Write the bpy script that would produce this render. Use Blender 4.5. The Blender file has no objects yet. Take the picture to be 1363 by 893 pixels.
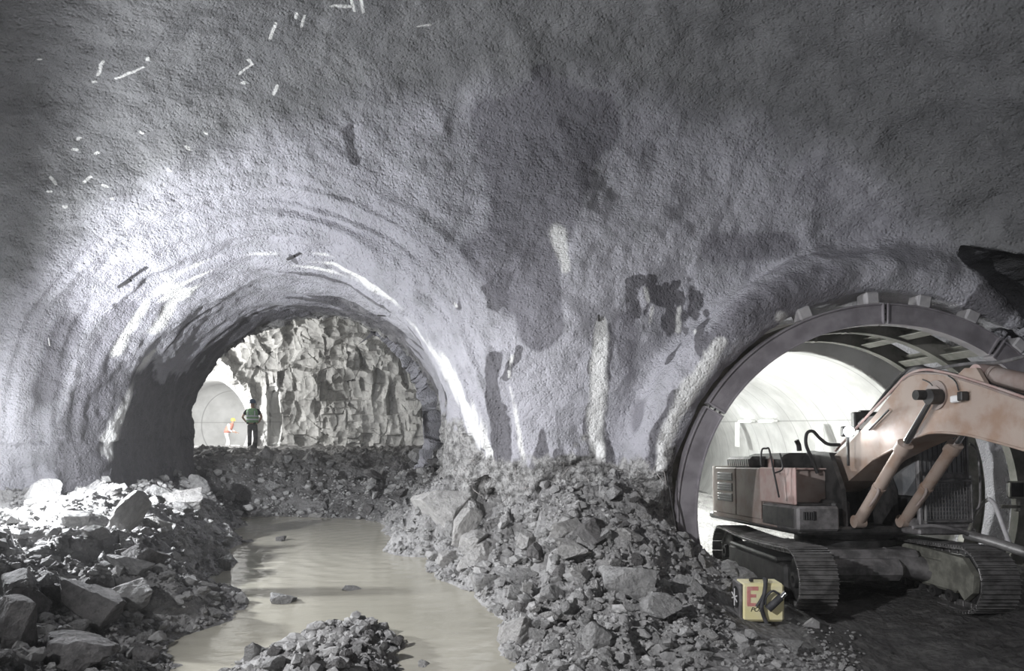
import bpy, math, random
import numpy as np
from mathutils import Vector, Matrix, noise as mnoise
random.seed(7)
RNG = np.random.default_rng(11)
SC = bpy.context.scene
COL = SC.collection
PI = math.pi
F, CX, HZ, CH = 909.0, 681.5, 565.0, 3.0      # focal length in px, principal column, horizon row, camera height

def P(px, py, d):
    return np.array([(px-CX)/F*d, d, CH-(py-HZ)/F*d])

# ------------------------------------------------------------------ noise
def _hash(ix, iy, iz, s=0):
    h = (ix*73856093) ^ (iy*19349663) ^ (iz*83492791) ^ (s*2654435761 & 0x7fffffff)
    h = (h ^ (h >> 13)) * 1274126177 & 0x7fffffff
    h = (h ^ (h >> 16)) * 668265263 & 0x7fffffff
    return ((h ^ (h >> 15)) & 0xffffff) / float(0xffffff)

def vnoise(p, s=0):
    i = np.floor(p).astype(np.int64); f = p-i
    u = f*f*(3-2*f)
    out = 0
    for a in (0, 1):
        wa = u[:, 0] if a else 1-u[:, 0]
        for b in (0, 1):
            wb = u[:, 1] if b else 1-u[:, 1]
            for c in (0, 1):
                wc = u[:, 2] if c else 1-u[:, 2]
                out = out + wa*wb*wc*_hash(i[:, 0]+a, i[:, 1]+b, i[:, 2]+c, s)
    return out*2-1

def fbm(p, octs=4, s=0, gain=.5):
    r = 0; a = 1.0
    for o in range(octs):
        r = r + a*vnoise(p*(2.03**o)+17.3*o, s+o); a *= gain
    return r

def facets(p, s=0, tilt=.6, two=False):
    """cell noise: every cell is a tilted plane of its own; returns height and edge distance"""
    i = np.floor(p).astype(np.int64)
    n = len(p)
    best = np.full(n, 1e9); sec = np.full(n, 1e9); h = np.zeros(n)
    zr = (-1, 0, 1) if not two else (0,)
    for a in (-1, 0, 1):
        for b in (-1, 0, 1):
            for c in zr:
                jx, jy, jz = i[:, 0]+a, i[:, 1]+b, i[:, 2]+c
                q = np.stack([jx+_hash(jx, jy, jz, s+1), jy+_hash(jx, jy, jz, s+2), jz+(.5 if two else _hash(jx, jy, jz, s+3))], 1)
                dv = p-q
                if two: dv[:, 2] = 0
                d = (dv**2).sum(1)
                t = np.stack([_hash(jx, jy, jz, s+4)-.5, _hash(jx, jy, jz, s+5)-.5, _hash(jx, jy, jz, s+6)-.5], 1)
                hh = _hash(jx, jy, jz, s+7)-.5 + tilt*2*(dv*t).sum(1)
                m = d < best
                sec = np.where(m, best, np.minimum(sec, d))
                h = np.where(m, hh, h); best = np.where(m, d, best)
    return h, np.sqrt(sec)-np.sqrt(best)

def crystal(p, s=0, tilt=1.5, fall=.7):
    """upper envelope of randomly tilted planes: continuous broken facets"""
    i = np.floor(p).astype(np.int64); out = np.full(len(p), -9.0)
    for a in (-1, 0, 1):
        for b in (-1, 0, 1):
            for c in (-1, 0, 1):
                jx, jy, jz = i[:, 0]+a, i[:, 1]+b, i[:, 2]+c
                H = lambda k: _hash(jx, jy, jz, s+k)
                dv = p-np.stack([jx+H(1), jy+H(2), jz+H(3)], 1)
                t = np.stack([H(4)-.5, H(5)-.5, H(6)-.5], 1)
                np.maximum(out, H(7)*.7+tilt*(dv*t).sum(1)-fall*(dv**2).sum(1), out=out)
    return out

def sstep(a, b, x):
    t = np.clip((x-a)/(b-a), 0, 1)
    return t*t*(3-2*t)

# ------------------------------------------------------------------ materials
def mat(name):
    m = bpy.data.materials.new(name); m.use_nodes = True
    nt = m.node_tree; nt.nodes.clear()
    out = nt.nodes.new('ShaderNodeOutputMaterial'); b = nt.nodes.new('ShaderNodeBsdfPrincipled')
    nt.links.new(b.outputs[0], out.inputs[0])
    return m, nt, b

class NT:
    def __init__(s, nt): s.nt = nt
    def n(s, t, **k):
        x = s.nt.nodes.new(t)
        for a, v in k.items(): setattr(x, a, v)
        return x
    def l(s, a, b): s.nt.links.new(a, b)
    def coord(s, scale=(1, 1, 1)):
        t = s.n('ShaderNodeTexCoord'); m = s.n('ShaderNodeMapping'); m.inputs['Scale'].default_value = scale
        s.l(t.outputs['Object'], m.inputs[0]); return m.outputs[0]
    def noise(s, sc, det=4, rough=.55, vec=None, dist=0):
        x = s.n('ShaderNodeTexNoise'); x.inputs['Scale'].default_value = sc; x.inputs['Detail'].default_value = det
        x.inputs['Roughness'].default_value = rough; x.inputs['Distortion'].default_value = dist
        s.l(vec or s.coord(), x.inputs['Vector']); return x.outputs['Fac']
    def vor(s, sc, vec=None, feature='F1'):
        x = s.n('ShaderNodeTexVoronoi', feature=feature); x.inputs['Scale'].default_value = sc
        s.l(vec or s.coord(), x.inputs['Vector']); return x.outputs['Distance']
    def ramp(s, f, a, b, ca=(0, 0, 0, 1), cb=(1, 1, 1, 1)):
        x = s.n('ShaderNodeMapRange', interpolation_type='SMOOTHSTEP'); x.inputs[1].default_value = a; x.inputs[2].default_value = b
        s.l(f, x.inputs[0]); return x.outputs[0]
    def mix(s, f, a, b):
        x = s.n('ShaderNodeMix', data_type='RGBA')
        for v, i in ((f, 0), (a, 6), (b, 7)):
            if isinstance(v, (int, float)): x.inputs[i].default_value = v
            elif isinstance(v, tuple): x.inputs[i].default_value = v if len(v) == 4 else v+(1,)
            else: s.l(v, x.inputs[i])
        return x.outputs[2]
    def math(s, op, a, b=0.0):
        x = s.n('ShaderNodeMath', operation=op)
        for v, i in ((a, 0), (b, 1)):
            if isinstance(v, (int, float)): x.inputs[i].default_value = v
            else: s.l(v, x.inputs[i])
        return x.outputs[0]
    def attr(s, name):
        x = s.n('ShaderNodeAttribute'); x.attribute_name = name; return x.outputs['Fac']
    def bump(s, h, strength, dist, bsdf, prev=None):
        x = s.n('ShaderNodeBump'); x.inputs['Strength'].default_value = strength; x.inputs['Distance'].default_value = dist
        s.l(h, x.inputs['Height'])
        if prev: s.l(prev, x.inputs['Normal'])
        if bsdf: s.l(x.outputs[0], bsdf.inputs['Normal'])
        return x.outputs[0]

def simple(name, ca, cb, rough=.6, metal=0.0, sc=4.0, bump=.3, bdist=.01, bsc=30, spec=.5, lo=.35, hi=.65):
    m, nt, b = mat(name); N = NT(nt)
    f = N.ramp(N.noise(sc, 6, .6), lo, hi)
    N.l(N.mix(f, ca, cb), b.inputs['Base Color'])
    b.inputs['Metallic'].default_value = metal; b.inputs['Roughness'].default_value = rough
    b.inputs['Specular IOR Level'].default_value = spec
    if bump: N.bump(N.noise(bsc, 4), bump, bdist, b)
    return m

def emis(name, col, st):
    m, nt, b = mat(name)
    b.inputs['Emission Color'].default_value = col+(1,); b.inputs['Emission Strength'].default_value = st
    b.inputs['Base Color'].default_value = (.8, .8, .8, 1)
    return m

M = {}
def m_shotcrete():
    m, nt, b = mat('shotcrete'); N = NT(nt)
    big = N.noise(.35, 4, .5); med = N.noise(1.6, 5, .6); fine = N.noise(14, 5, .65); grit = N.noise(38, 3, .6)
    v = N.vor(16)
    c = N.mix(N.ramp(big, .3, .7), (.395, .39, .425), (.525, .52, .56))
    c = N.mix(N.ramp(med, .45, .75), c, (.34, .34, .36))
    c = N.mix(N.math('MULTIPLY', N.attr('old'), .85), c, N.mix(N.ramp(N.noise(1.1, 5, .6), .3, .7), (.155, .158, .157), (.26, .263, .262)))  # older greenish vault concrete, darkened further for the dim ceiling
    wn = N.math('ADD', N.attr('wet'), N.math('MULTIPLY', N.math('SUBTRACT', N.noise(7, 4, .6), .5), .45))
    wm = N.ramp(wn, .38, .62)
    c = N.mix(N.math('MULTIPLY', wm, .9), c, N.mix(N.noise(9, 4, .7), (.07, .068, .075), (.19, .185, .2)))
    dm = N.ramp(N.math('ADD', N.attr('damp'), N.math('MULTIPLY', N.math('SUBTRACT', N.noise(3, 5, .6), .5), .35)), .32, .68)
    c = N.mix(N.math('MULTIPLY', dm, .75), c, (.19, .185, .205))
    vert = N.noise(5, 5, .6, N.coord((1, 1, .25)))
    wh = N.math('ADD', N.attr('white'), N.math('MULTIPLY', N.math('SUBTRACT', vert, .5), .5))
    whm = N.ramp(wh, .34, .78)
    c = N.mix(N.math('MULTIPLY', whm, .95), c, (.88, .88, .86))
    rk = N.ramp(N.math('ADD', N.attr('rock'), N.math('MULTIPLY', N.math('SUBTRACT', N.noise(3, 5), .5), .8)), .4, .6)
    rc = N.mix(N.ramp(N.noise(7, 8, .75), .36, .62), (.12, .118, .115), (.44, .435, .425))
    c = N.mix(rk, c, rc)
    N.l(c, b.inputs['Base Color'])
    rough = N.math('SUBTRACT', .8, N.math('MULTIPLY', N.ramp(wn, .5, .8), .3))
    N.l(rough, b.inputs['Roughness']); b.inputs['Specular IOR Level'].default_value = .35
    h = N.math('ADD', N.math('MULTIPLY', fine, 1.1), N.math('ADD', N.math('MULTIPLY', grit, .35), N.math('MULTIPLY', N.ramp(v, 0, .5), .35)))
    N.bump(h, .9, .055, b)
    return m
def m_rockface():
    m, nt, b = mat('quarried_rock'); N = NT(nt)
    c = N.mix(N.ramp(N.noise(1.1, 6, .65, N.coord((1, 1, .5))), .3, .7), (.30, .297, .29), (.55, .545, .53))
    c = N.mix(N.ramp(N.noise(6, 6, .7), .45, .75), c, (.2, .195, .185))
    N.l(c, b.inputs['Base Color']); b.inputs['Roughness'].default_value = .8; b.inputs['Specular IOR Level'].default_value = .25
    N.bump(N.math('ADD', N.noise(5, 8, .7), N.math('MULTIPLY', N.vor(2.6), .15)), .7, .06, b)
    return m
def m_lining():
    m, nt, b = mat('concrete_lining'); N = NT(nt)
    sp = N.n('ShaderNodeSeparateXYZ'); N.l(N.coord(), sp.inputs[0])
    fr = N.math('FRACT', N.math('DIVIDE', sp.outputs['Y'], 1.3))
    ln = N.math('SUBTRACT', 1.0, N.ramp(N.math('ABSOLUTE', N.math('SUBTRACT', fr, .5)), .008, .02))
    c = N.mix(N.ramp(N.noise(1.2, 5, .6), .3, .7), (.52, .52, .51), (.68, .68, .67))
    c = N.mix(N.math('MULTIPLY', ln, .6), c, (.2, .2, .2))
    sz = N.math('SUBTRACT', 1.0, N.ramp(N.math('ABSOLUTE', N.math('SUBTRACT', sp.outputs['Z'], 3.12)), .01, .03))
    c = N.mix(N.math('MULTIPLY', sz, .5), c, (.2, .2, .2))
    N.l(c, b.inputs['Base Color']); b.inputs['Roughness'].default_value = .65
    N.bump(N.noise(9, 4), .3, .01, b)
    return m
def m_ground():
    m, nt, b = mat('muddy_rubble'); N = NT(nt)
    c = N.mix(N.ramp(N.noise(1.3, 6, .65), .3, .7), (.19, .187, .185), (.38, .375, .37))
    c = N.mix(N.ramp(N.noise(16, 4, .6), .5, .8), c, (.48, .475, .465))
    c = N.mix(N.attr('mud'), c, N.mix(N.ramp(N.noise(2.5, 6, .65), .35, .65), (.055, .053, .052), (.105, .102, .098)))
    N.l(c, b.inputs['Base Color'])
    N.l(N.math('SUBTRACT', .85, N.math('MULTIPLY', N.attr('mud'), N.math('MULTIPLY', N.ramp(N.noise(2.1, 3), .4, .6), .35))), b.inputs['Roughness'])
    b.inputs['Specular IOR Level'].default_value = .35
    N.bump(N.math('ADD', N.noise(13, 6, .7), N.math('MULTIPLY', N.vor(11), .8)), .9, .05, b)
    return m
def m_rock(name, ca, cb):
    m, nt, b = mat(name); N = NT(nt)
    c = N.mix(N.ramp(N.noise(3.2, 6, .7), .3, .7), ca, cb)
    N.l(c, b.inputs['Base Color']); b.inputs['Roughness'].default_value = .82; b.inputs['Specular IOR Level'].default_value = .3
    N.bump(N.math('ADD', N.noise(7, 8, .72), N.math('MULTIPLY', N.vor(4), .4)), .9, .13, b)
    return m
def m_water():
    m, nt, b = mat('muddy_water'); N = NT(nt)
    c = N.mix(N.ramp(N.noise(.5, 4, .6), .3, .7), (.36, .345, .285), (.45, .43, .36))
    N.l(c, b.inputs['Base Color']); b.inputs['Roughness'].default_value = .06; b.inputs['IOR'].default_value = 1.33
    w = N.n('ShaderNodeTexWave', wave_type='RINGS', rings_direction='SPHERICAL'); mp = N.n('ShaderNodeMapping'); t = N.n('ShaderNodeTexCoord')
    mp.inputs['Location'].default_value = (2.2, -13.5, 0); N.l(t.outputs['Object'], mp.inputs[0]); N.l(mp.outputs[0], w.inputs[0])
    w.inputs['Scale'].default_value = .9; w.inputs['Distortion'].default_value = 2.5; w.inputs['Detail'].default_value = 2
    h = N.math('ADD', N.math('MULTIPLY', w.outputs['Fac'], .25), N.noise(2.2, 4, .55, N.coord((1, 2.2, 1))))
    N.bump(h, .3, .03, b)
    return m
M['shot'] = m_shotcrete(); M['face'] = m_rockface(); M['lining'] = m_lining(); M['ground'] = m_ground(); M['water'] = m_water()
M['rock'] = m_rock('grey_rock', (.30, .297, .293), (.54, .535, .525))
M['rock_dark'] = m_rock('dark_shaded_rock', (.13, .128, .126), (.26, .25, .245))  # dark stones; also carries the shade of boulders facing away from the lamp
M['rock_pale'] = m_rock('pale_rock', (.42, .41, .40), (.62, .61, .59))
M['steel'] = simple('ring_steel', (.23, .215, .23), (.35, .33, .35), .5, .25, 2.2, .35, .006, 25)
M['rib'] = simple('rib_steel', (.14, .14, .12), (.25, .245, .22), .55, .2, 3, .3, .006, 25)
M['concrete'] = simple('block_concrete', (.38, .37, .38), (.5, .49, .49), .8, 0, 4, .4, .01)
M['orange'] = simple('faded_orange_paint', (.32, .215, .155), (.41, .33, .28), .55, 0, 2.6, .25, .006, 18, lo=.3, hi=.6)
M['orange_dusty'] = simple('dusty_orange_paint', (.26, .195, .17), (.34, .29, .265), .65, 0, 3, .25, .006, 18)
M['salmon'] = simple('salmon_panel_paint', (.46, .31, .28), (.52, .42, .39), .6, 0, 5, .2, .006, 25)
M['greymetal'] = simple('dusty_grey_metal', (.11, .107, .107), (.26, .25, .25), .55, .2, 4, .3, .006)
M['dark'] = simple('dark_grimy_metal', (.02, .02, .02), (.06, .058, .057), .5, .2, 5, .3, .008)
M['black'] = simple('black_rubber', (.012, .012, .013), (.035, .034, .034), .55, 0, 6, .2, .004)
M['track'] = simple('worn_track_steel', (.10, .097, .095), (.24, .235, .23), .45, .45, 4, .4, .008)
M['mudclay'] = simple('caked_clay', (.13, .13, .11), (.26, .26, .22), .85, 0, 4, .6, .02, 12)
M['chrome'] = simple('chrome_rod', (.75, .75, .77), (.85, .85, .86), .15, 1.0, 2, 0)
M['glass'] = simple('dusty_cab_glass', (.10, .105, .11), (.2, .2, .2), .2, 0, 2, 0)
M['yellow'] = simple('faded_yellow_paint', (.86, .78, .42), (.90, .84, .58), .5, 0, 3, .15, .003)
M['red'] = simple('faded_red_paint', (.62, .22, .20), (.70, .36, .32), .6, 0, 8, .1, .002)
M['ink'] = simple('black_ink', (.02, .02, .02), (.04, .04, .04), .6, 0, 8, 0)
M['blackstrap'] = simple('black_webbing', (.03, .03, .035), (.08, .08, .085), .7, 0, 8, .3, .003)
M['wire'] = simple('rusty_wire', (.30, .28, .27), (.5, .48, .46), .5, .4, 8, 0)
M['board'] = simple('white_board', (.75, .75, .74), (.85, .85, .84), .5, 0, 2, 0)
M['white'] = simple('white_cloth', (.72, .72, .72), (.84, .84, .83), .8, 0, 12, .1, .003)
M['hiviz'] = simple('green_hiviz_fabric', (.22, .42, .24), (.30, .50, .28), .8, 0, 10, .2, .004)
M['hiorange'] = simple('orange_hiviz_fabric', (.72, .26, .20), (.78, .33, .26), .8, 0, 10, .2, .004)
M['silver'] = simple('silver_reflective_tape', (.65, .68, .75), (.8, .82, .88), .35, .1, 10, 0)
M['blackcloth'] = simple('black_cotton', (.02, .02, .025), (.05, .05, .055), .85, 0, 10, .2, .004)
M['trousers'] = simple('grey_trousers', (.09, .09, .095), (.16, .16, .16), .85, 0, 10, .2, .004)
M['skin'] = simple('skin', (.42, .26, .19), (.48, .31, .23), .55, 0, 10, .1, .002)
M['bluehat'] = simple('navy_helmet_plastic', (.03, .06, .12), (.05, .09, .16), .35, 0, 3, 0)
M['yellowhat'] = simple('yellow_helmet_plastic', (.85, .68, .08), (.9, .75, .15), .35, 0, 3, 0)
M['lampglass'] = emis('lit_lamp_glass', (.9, .94, 1.0), 60)
M['tube'] = emis('lit_fluorescent_tube', (.9, .95, 1.0), 12)

# ------------------------------------------------------------------ object helpers
def link(o, parent=None):
    COL.objects.link(o)
    if parent is not None: o.parent = parent
    return o
def tag(o, label=None, cat=None, group=None, kind=None):
    if label: o['label'] = label
    if cat: o['category'] = cat
    if group: o['group'] = group
    if kind: o['kind'] = kind
    return o
def empty(name, loc=(0, 0, 0), rz=0.0):
    o = bpy.data.objects.new(name, None); o.location = loc; o.rotation_euler.z = rz; o.empty_display_size = .2
    return link(o)

class MB:
    """collects shapes and links them as one mesh object"""
    def __init__(s): s.v = []; s.f = []; s.sm = []
    def add(s, vs, fs, smooth=False):
        b = len(s.v); s.v += [tuple(map(float, v)) for v in vs]
        s.f += [tuple(b+i for i in f) for f in fs]; s.sm += [smooth]*len(fs); return s
    def box(s, lo, hi, c=.015, mtx=None):
        """chamfered box"""
        lo = np.array(lo, float); hi = np.array(hi, float)
        c = min(c, .45*min(hi-lo))
        vs = []; idx = {}
        for ax in range(3):
            for sx in (0, 1):
                for sy in (0, 1):
                    for sz in (0, 1):
                        q = []
                        for k, sgn in enumerate((sx, sy, sz)):
                            e = hi[k] if sgn else lo[k]
                            if k != ax: e += (-c if sgn else c)
                            q.append(e)
                        idx[(ax, sx, sy, sz)] = len(vs); vs.append(q)
        fs = []
        I = idx
        fs += [(I[0,0,0,0], I[0,0,0,1], I[0,0,1,1], I[0,0,1,0]), (I[0,1,0,0], I[0,1,1,0], I[0,1,1,1], I[0,1,0,1])]
        fs += [(I[1,0,0,0], I[1,1,0,0], I[1,1,0,1], I[1,0,0,1]), (I[1,0,1,0], I[1,0,1,1], I[1,1,1,1], I[1,1,1,0])]
        fs += [(I[2,0,0,0], I[2,0,1,0], I[2,1,1,0], I[2,1,0,0]), (I[2,0,0,1], I[2,1,0,1], I[2,1,1,1], I[2,0,1,1])]
        for a, b, k in ((0, 1, 2), (0, 2, 1), (1, 2, 0)):
            for sa in (0, 1):
                for sb in (0, 1):
                    q = []
                    for ax, sk in ((a, 0), (a, 1), (b, 1), (b, 0)):
                        s3 = [0, 0, 0]; s3[a] = sa; s3[b] = sb; s3[k] = sk
                        q.append(I[(ax, *s3)])
                    fs.append(tuple(q))
        for sx in (0, 1):
            for sy in (0, 1):
                for sz in (0, 1):
                    fs.append((I[0, sx, sy, sz], I[1, sx, sy, sz], I[2, sx, sy, sz]))
        if mtx is not None: vs = [mtx @ Vector(v) for v in vs]
        return s.add(vs, fs)
    def tube(s, pts, r, n=10, cap=True, smooth=True):
        pts = [Vector(p) for p in pts]; m = len(pts)
        rr = r if hasattr(r, '__len__') else [r]*m
        vs = []; fs = []
        ref = None
        for i, p in enumerate(pts):
            t = (pts[min(i+1, m-1)]-pts[max(i-1, 0)]).normalized()
            if ref is None: ref = t.orthogonal().normalized()
            u = (ref-t*ref.dot(t)).normalized(); ref = u; w = t.cross(u)
            for k in range(n):
                a = 2*PI*k/n; vs.append(p+(u*math.cos(a)+w*math.sin(a))*rr[i])
        for i in range(m-1):
            for k in range(n):
                k2 = (k+1) % n; fs.append((i*n+k, i*n+k2, (i+1)*n+k2, (i+1)*n+k))
        if cap: fs += [tuple(range(n))[::-1], tuple((m-1)*n+k for k in range(n))]
        return s.add(vs, fs, smooth)
    def prism(s, loop, a, b):
        """loop of 3D points swept from offset vector a to offset vector b"""
        n = len(loop); a = np.array(a, float); b = np.array(b, float)
        vs = [np.array(p)+a for p in loop]+[np.array(p)+b for p in loop]
        fs = [tuple(range(n)), tuple(range(2*n-1, n-1, -1))]+[(i, i+n, (i+1) % n+n, (i+1) % n) for i in range(n)]
        return s.add(vs, fs)
    def lathe(s, prof, c, axis='z', n=24, a0=0, a1=2*PI, smooth=True):
        """prof = (radius, height) points turned about an axis through c"""
        full = abs(a1-a0-2*PI) < 1e-6; k = n if full else n+1
        vs = []; fs = []
        for i in range(k):
            a = a0+(a1-a0)*i/n
            for r, h in prof:
                q = {'z': (r*math.cos(a), r*math.sin(a), h), 'y': (r*math.cos(a), h, r*math.sin(a)), 'x': (h, r*math.cos(a), r*math.sin(a))}[axis]
                vs.append((c[0]+q[0], c[1]+q[1], c[2]+q[2]))
        m = len(prof)
        for i in range(n):
            j = (i+1) % k
            for t in range(m-1): fs.append((i*m+t, j*m+t, j*m+t+1, i*m+t+1))
        return s.add(vs, fs, smooth)
    def build(s, name, material, parent=None, recalc=True, bevel=0):
        me = bpy.data.meshes.new(name); me.from_pydata(s.v, [], s.f)
        if recalc:
            import bmesh
            bm = bmesh.new(); bm.from_mesh(me)
            bmesh.ops.recalc_face_normals(bm, faces=bm.faces); bm.to_mesh(me); bm.free()
        me.polygons.foreach_set('use_smooth', s.sm)
        me.materials.append(material)
        o = link(bpy.data.objects.new(name, me), parent)
        if any(s.sm):
            md = o.modifiers.new('es', 'EDGE_SPLIT'); md.split_angle = math.radians(40)
        return o

def np_mesh(name, V, Q, material, smooth=True, attrs=None, normals=None):
    me = bpy.data.meshes.new(name)
    k = Q.shape[1]
    me.vertices.add(len(V)); me.vertices.foreach_set('co', np.ascontiguousarray(V, np.float32).ravel())
    me.loops.add(len(Q)*k); me.loops.foreach_set('vertex_index', np.ascontiguousarray(Q, np.int32).ravel())
    me.polygons.add(len(Q)); me.polygons.foreach_set('loop_start', np.arange(0, len(Q)*k, k, dtype=np.int32))
    me.update(calc_edges=True)
    me.polygons.foreach_set('use_smooth', np.full(len(Q), smooth))
    for a, vals in (attrs or {}).items():
        at = me.attributes.new(a, 'FLOAT', 'POINT'); at.data.foreach_set('value', np.ascontiguousarray(vals, np.float32))
    me.materials.append(material)
    if normals is not None: me.normals_split_custom_set_from_vertices(normals.tolist())
    return link(bpy.data.objects.new(name, me))

# ------------------------------------------------------------------ the excavated space as a distance field (negative = air)
RC = (6.5, 1.48)                    # axis of the steel ringed tunnel (x, z)
def smin(a, b, k):
    h = np.clip(.5+.5*(b-a)/k, 0, 1); return b*(1-h)+a*h-k*h*(1-h)
def smax(a, b, k): return -smin(-a, -b, k)
def ell2(u, v, a, b):
    k0 = np.sqrt((u/a)**2+(v/b)**2); k1 = np.sqrt((u/a**2)**2+(v/b**2)**2)+1e-6
    return k0*(k0-1)/k1
def lcx(y): return -4.55-.123*(y-12.5)
REC = None
def sdf(p):
    x, y, z = p[:, 0], p[:, 1], p[:, 2]
    front = 12.75-.25*np.exp(-((x-1.2)/1.6)**2)
    main = smax(ell2(x-.1, z-1.5, 10.3, 7.95), y-front, 3.2)
    main = np.maximum(main, -8-y)
    left = np.maximum(np.maximum(ell2(x-lcx(y), z-2.65, 3.5, 3.42), 9-y), y-20.2)
    air = smin(main, left, 2.3)
    ra = np.sqrt((x-RC[0]-.1)**2+(z-RC[1]-.08)**2)
    tor = np.sqrt((ra-4.12)**2+((y-12.35)*.8)**2)-.46
    air = smax(air, -tor, .35)
    air = np.minimum(air, np.maximum(ra-3.76, np.maximum(11.4-y, y-15.95)))
    rb = np.sqrt((x-RC[0])**2+(z-RC[1])**2)
    air = np.minimum(air, np.maximum(rb-3.22, np.maximum(15.5-y, y-41)))
    b2 = np.sqrt(((x+8)/8.5)**2+((y-25)/6.2)**2+((z-3)/6)**2); b2g = np.sqrt(((x+8)/72.2)**2+((y-25)/38.4)**2+((z-3)/36)**2)+1e-6
    air = np.minimum(air, b2*(b2-1)/b2g)
    n = math.hypot(.25, 1); dx, dy = -.25/n, 1/n
    qx, qy = x+13.6, y-28
    al = qx*dx+qy*dy; pr = qx*dy-qy*dx
    air = np.minimum(air, smax(np.sqrt(pr**2+(z-2.95)**2)-2.3, np.maximum(-al, al-12.5), 1.6))
    if REC:                                   # the dark slot between the vault and the front wall
        a, bb = REC; ab = bb-a
        t = np.clip(((p-a)@ab)/(ab@ab), 0, 1)
        air = np.minimum(air, np.sqrt((((p-a-t[:, None]*ab)*np.array([1, .45, 1]))**2).sum(1))-(.015+.76*t**.75))
    h1 = P(646, 655, 13.05); h2 = P(655, 705, 12.95); ab = h2-h1      # hollow broken under the wall edge
    t = np.clip(((p-h1)@ab)/(ab@ab), 0, 1); air = np.minimum(air, np.sqrt((((p-h1-t[:, None]*ab)*np.array([1, .45, 1]))**2).sum(1))-.26-.1*t)
    return air
def hit(px, py):
    o = np.array([0, 0, CH]); d = P(px, py, 1.0)-o; L = np.linalg.norm(d); d = d/L
    t = 1.0
    for _ in range(90):
        s = sdf((o+d*t)[None])[0]
        if s > -.004: break
        t += -s*.8
    return o+d*t

_a, _b = hit(1288, 336), hit(1385, 428)
REC = (hit(1284, 333)+np.array([0, .05, .0]), P(1400, 412, 12.05))

def surface_nets(lo, hi, h):
    ax = [np.arange(lo[k], hi[k]+h*.5, h) for k in range(3)]
    n = [len(a) for a in ax]
    D = np.empty(n, np.float32)
    for i, x in enumerate(ax[0]):
        Y, Z = np.meshgrid(ax[1], ax[2], indexing='ij')
        D[i] = sdf(np.stack([np.full(Y.size, x), Y.ravel(), Z.ravel()], 1)).reshape(n[1], n[2])
    S = D < 0
    c = [m-1 for m in n]
    cnt = np.zeros(c, np.int8); pos = np.zeros(c+[3], np.float32)
    corners = [(a, b, d) for a in (0, 1) for b in (0, 1) for d in (0, 1)]
    sl = lambda o: tuple(slice(o[k], o[k]+c[k]) for k in range(3))
    for ia in range(8):
        for k in range(3):
            A = corners[ia]
            if A[k]: continue
            B = list(A); B[k] = 1
            da, db = D[sl(A)], D[sl(B)]
            m = S[sl(A)] != S[sl(B)]
            t = np.where(m, da/np.where(m, da-db, 1), 0)
            for q in range(3):
                pos[..., q] += np.where(m, (t if q == k else A[q]), 0)
            cnt += m
    act = cnt > 0
    idx = -np.ones(c, np.int64); ii = np.argwhere(act); idx[act] = np.arange(len(ii))
    V = pos[act]/cnt[act][:, None]+ii
    V = V*h+np.array(lo)
    quads = []
    for k in range(3):
        u, v = (k+1) % 3, (k+2) % 3
        s0 = [slice(None)]*3; s1 = [slice(None)]*3; s0[k] = slice(0, -1); s1[k] = slice(1, None)
        m = S[tuple(s0)] != S[tuple(s1)]
        e = np.argwhere(m)
        ok = (e[:, u] > 0) & (e[:, v] > 0) & (e[:, u] < c[u]) & (e[:, v] < c[v]) & (e[:, k] < c[k])
        e = e[ok]
        flip = S[e[:, 0], e[:, 1], e[:, 2]]
        def g(du, dv):
            q = e.copy(); q[:, u] -= du; q[:, v] -= dv; return idx[q[:, 0], q[:, 1], q[:, 2]]
        q = np.stack([g(1, 1), g(0, 1), g(0, 0), g(1, 0)], 1)
        q = np.where(flip[:, None], q[:, ::-1], q)
        quads.append(q)
    return V, np.concatenate(quads)

def compact(V, Q):
    u, inv = np.unique(Q, return_inverse=True)
    return V[u], inv.reshape(Q.shape), u

def subdiv(V, Q):
    n = len(V)
    e = np.stack([Q, np.roll(Q, -1, 1)], 2).reshape(-1, 2)
    es = np.sort(e, 1); key = es[:, 0]*n+es[:, 1]
    uk, first, inv = np.unique(key, return_index=True, return_inverse=True)
    mid = V[es[first, 0]]*.5+V[es[first, 1]]*.5
    cen = V[Q].mean(1)
    VV = np.concatenate([V, mid, cen])
    em = (n+inv).reshape(-1, 4); ce = n+len(mid)+np.arange(len(Q))
    out = []
    for k in range(4):
        out.append(np.stack([Q[:, k], em[:, k], ce, em[:, (k+3) % 4]], 1))
    return VV, np.concatenate(out)

def vnormals(V, Q):
    a = V[Q[:, 2]]-V[Q[:, 0]]; b = V[Q[:, 3]]-V[Q[:, 1]]
    fn = np.cross(a, b)
    N = np.zeros_like(V)
    for k in range(4):
        for j in range(3): N[:, j] += np.bincount(Q[:, k], fn[:, j], len(V))
    return N/(np.linalg.norm(N, axis=1)[:, None]+1e-12)

def grad(p, e=.02):
    g = np.stack([sdf(p+np.eye(3)[k]*e)-sdf(p-np.eye(3)[k]*e) for k in range(3)], 1)/(2*e)
    return g

def cap_dist(p, a, b):
    ab = b-a; t = np.clip(((p-a)@ab)/max(ab@ab, 1e-9), 0, 1)
    return np.sqrt(((p-a-t[:, None]*ab)**2).sum(1)), t

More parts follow.
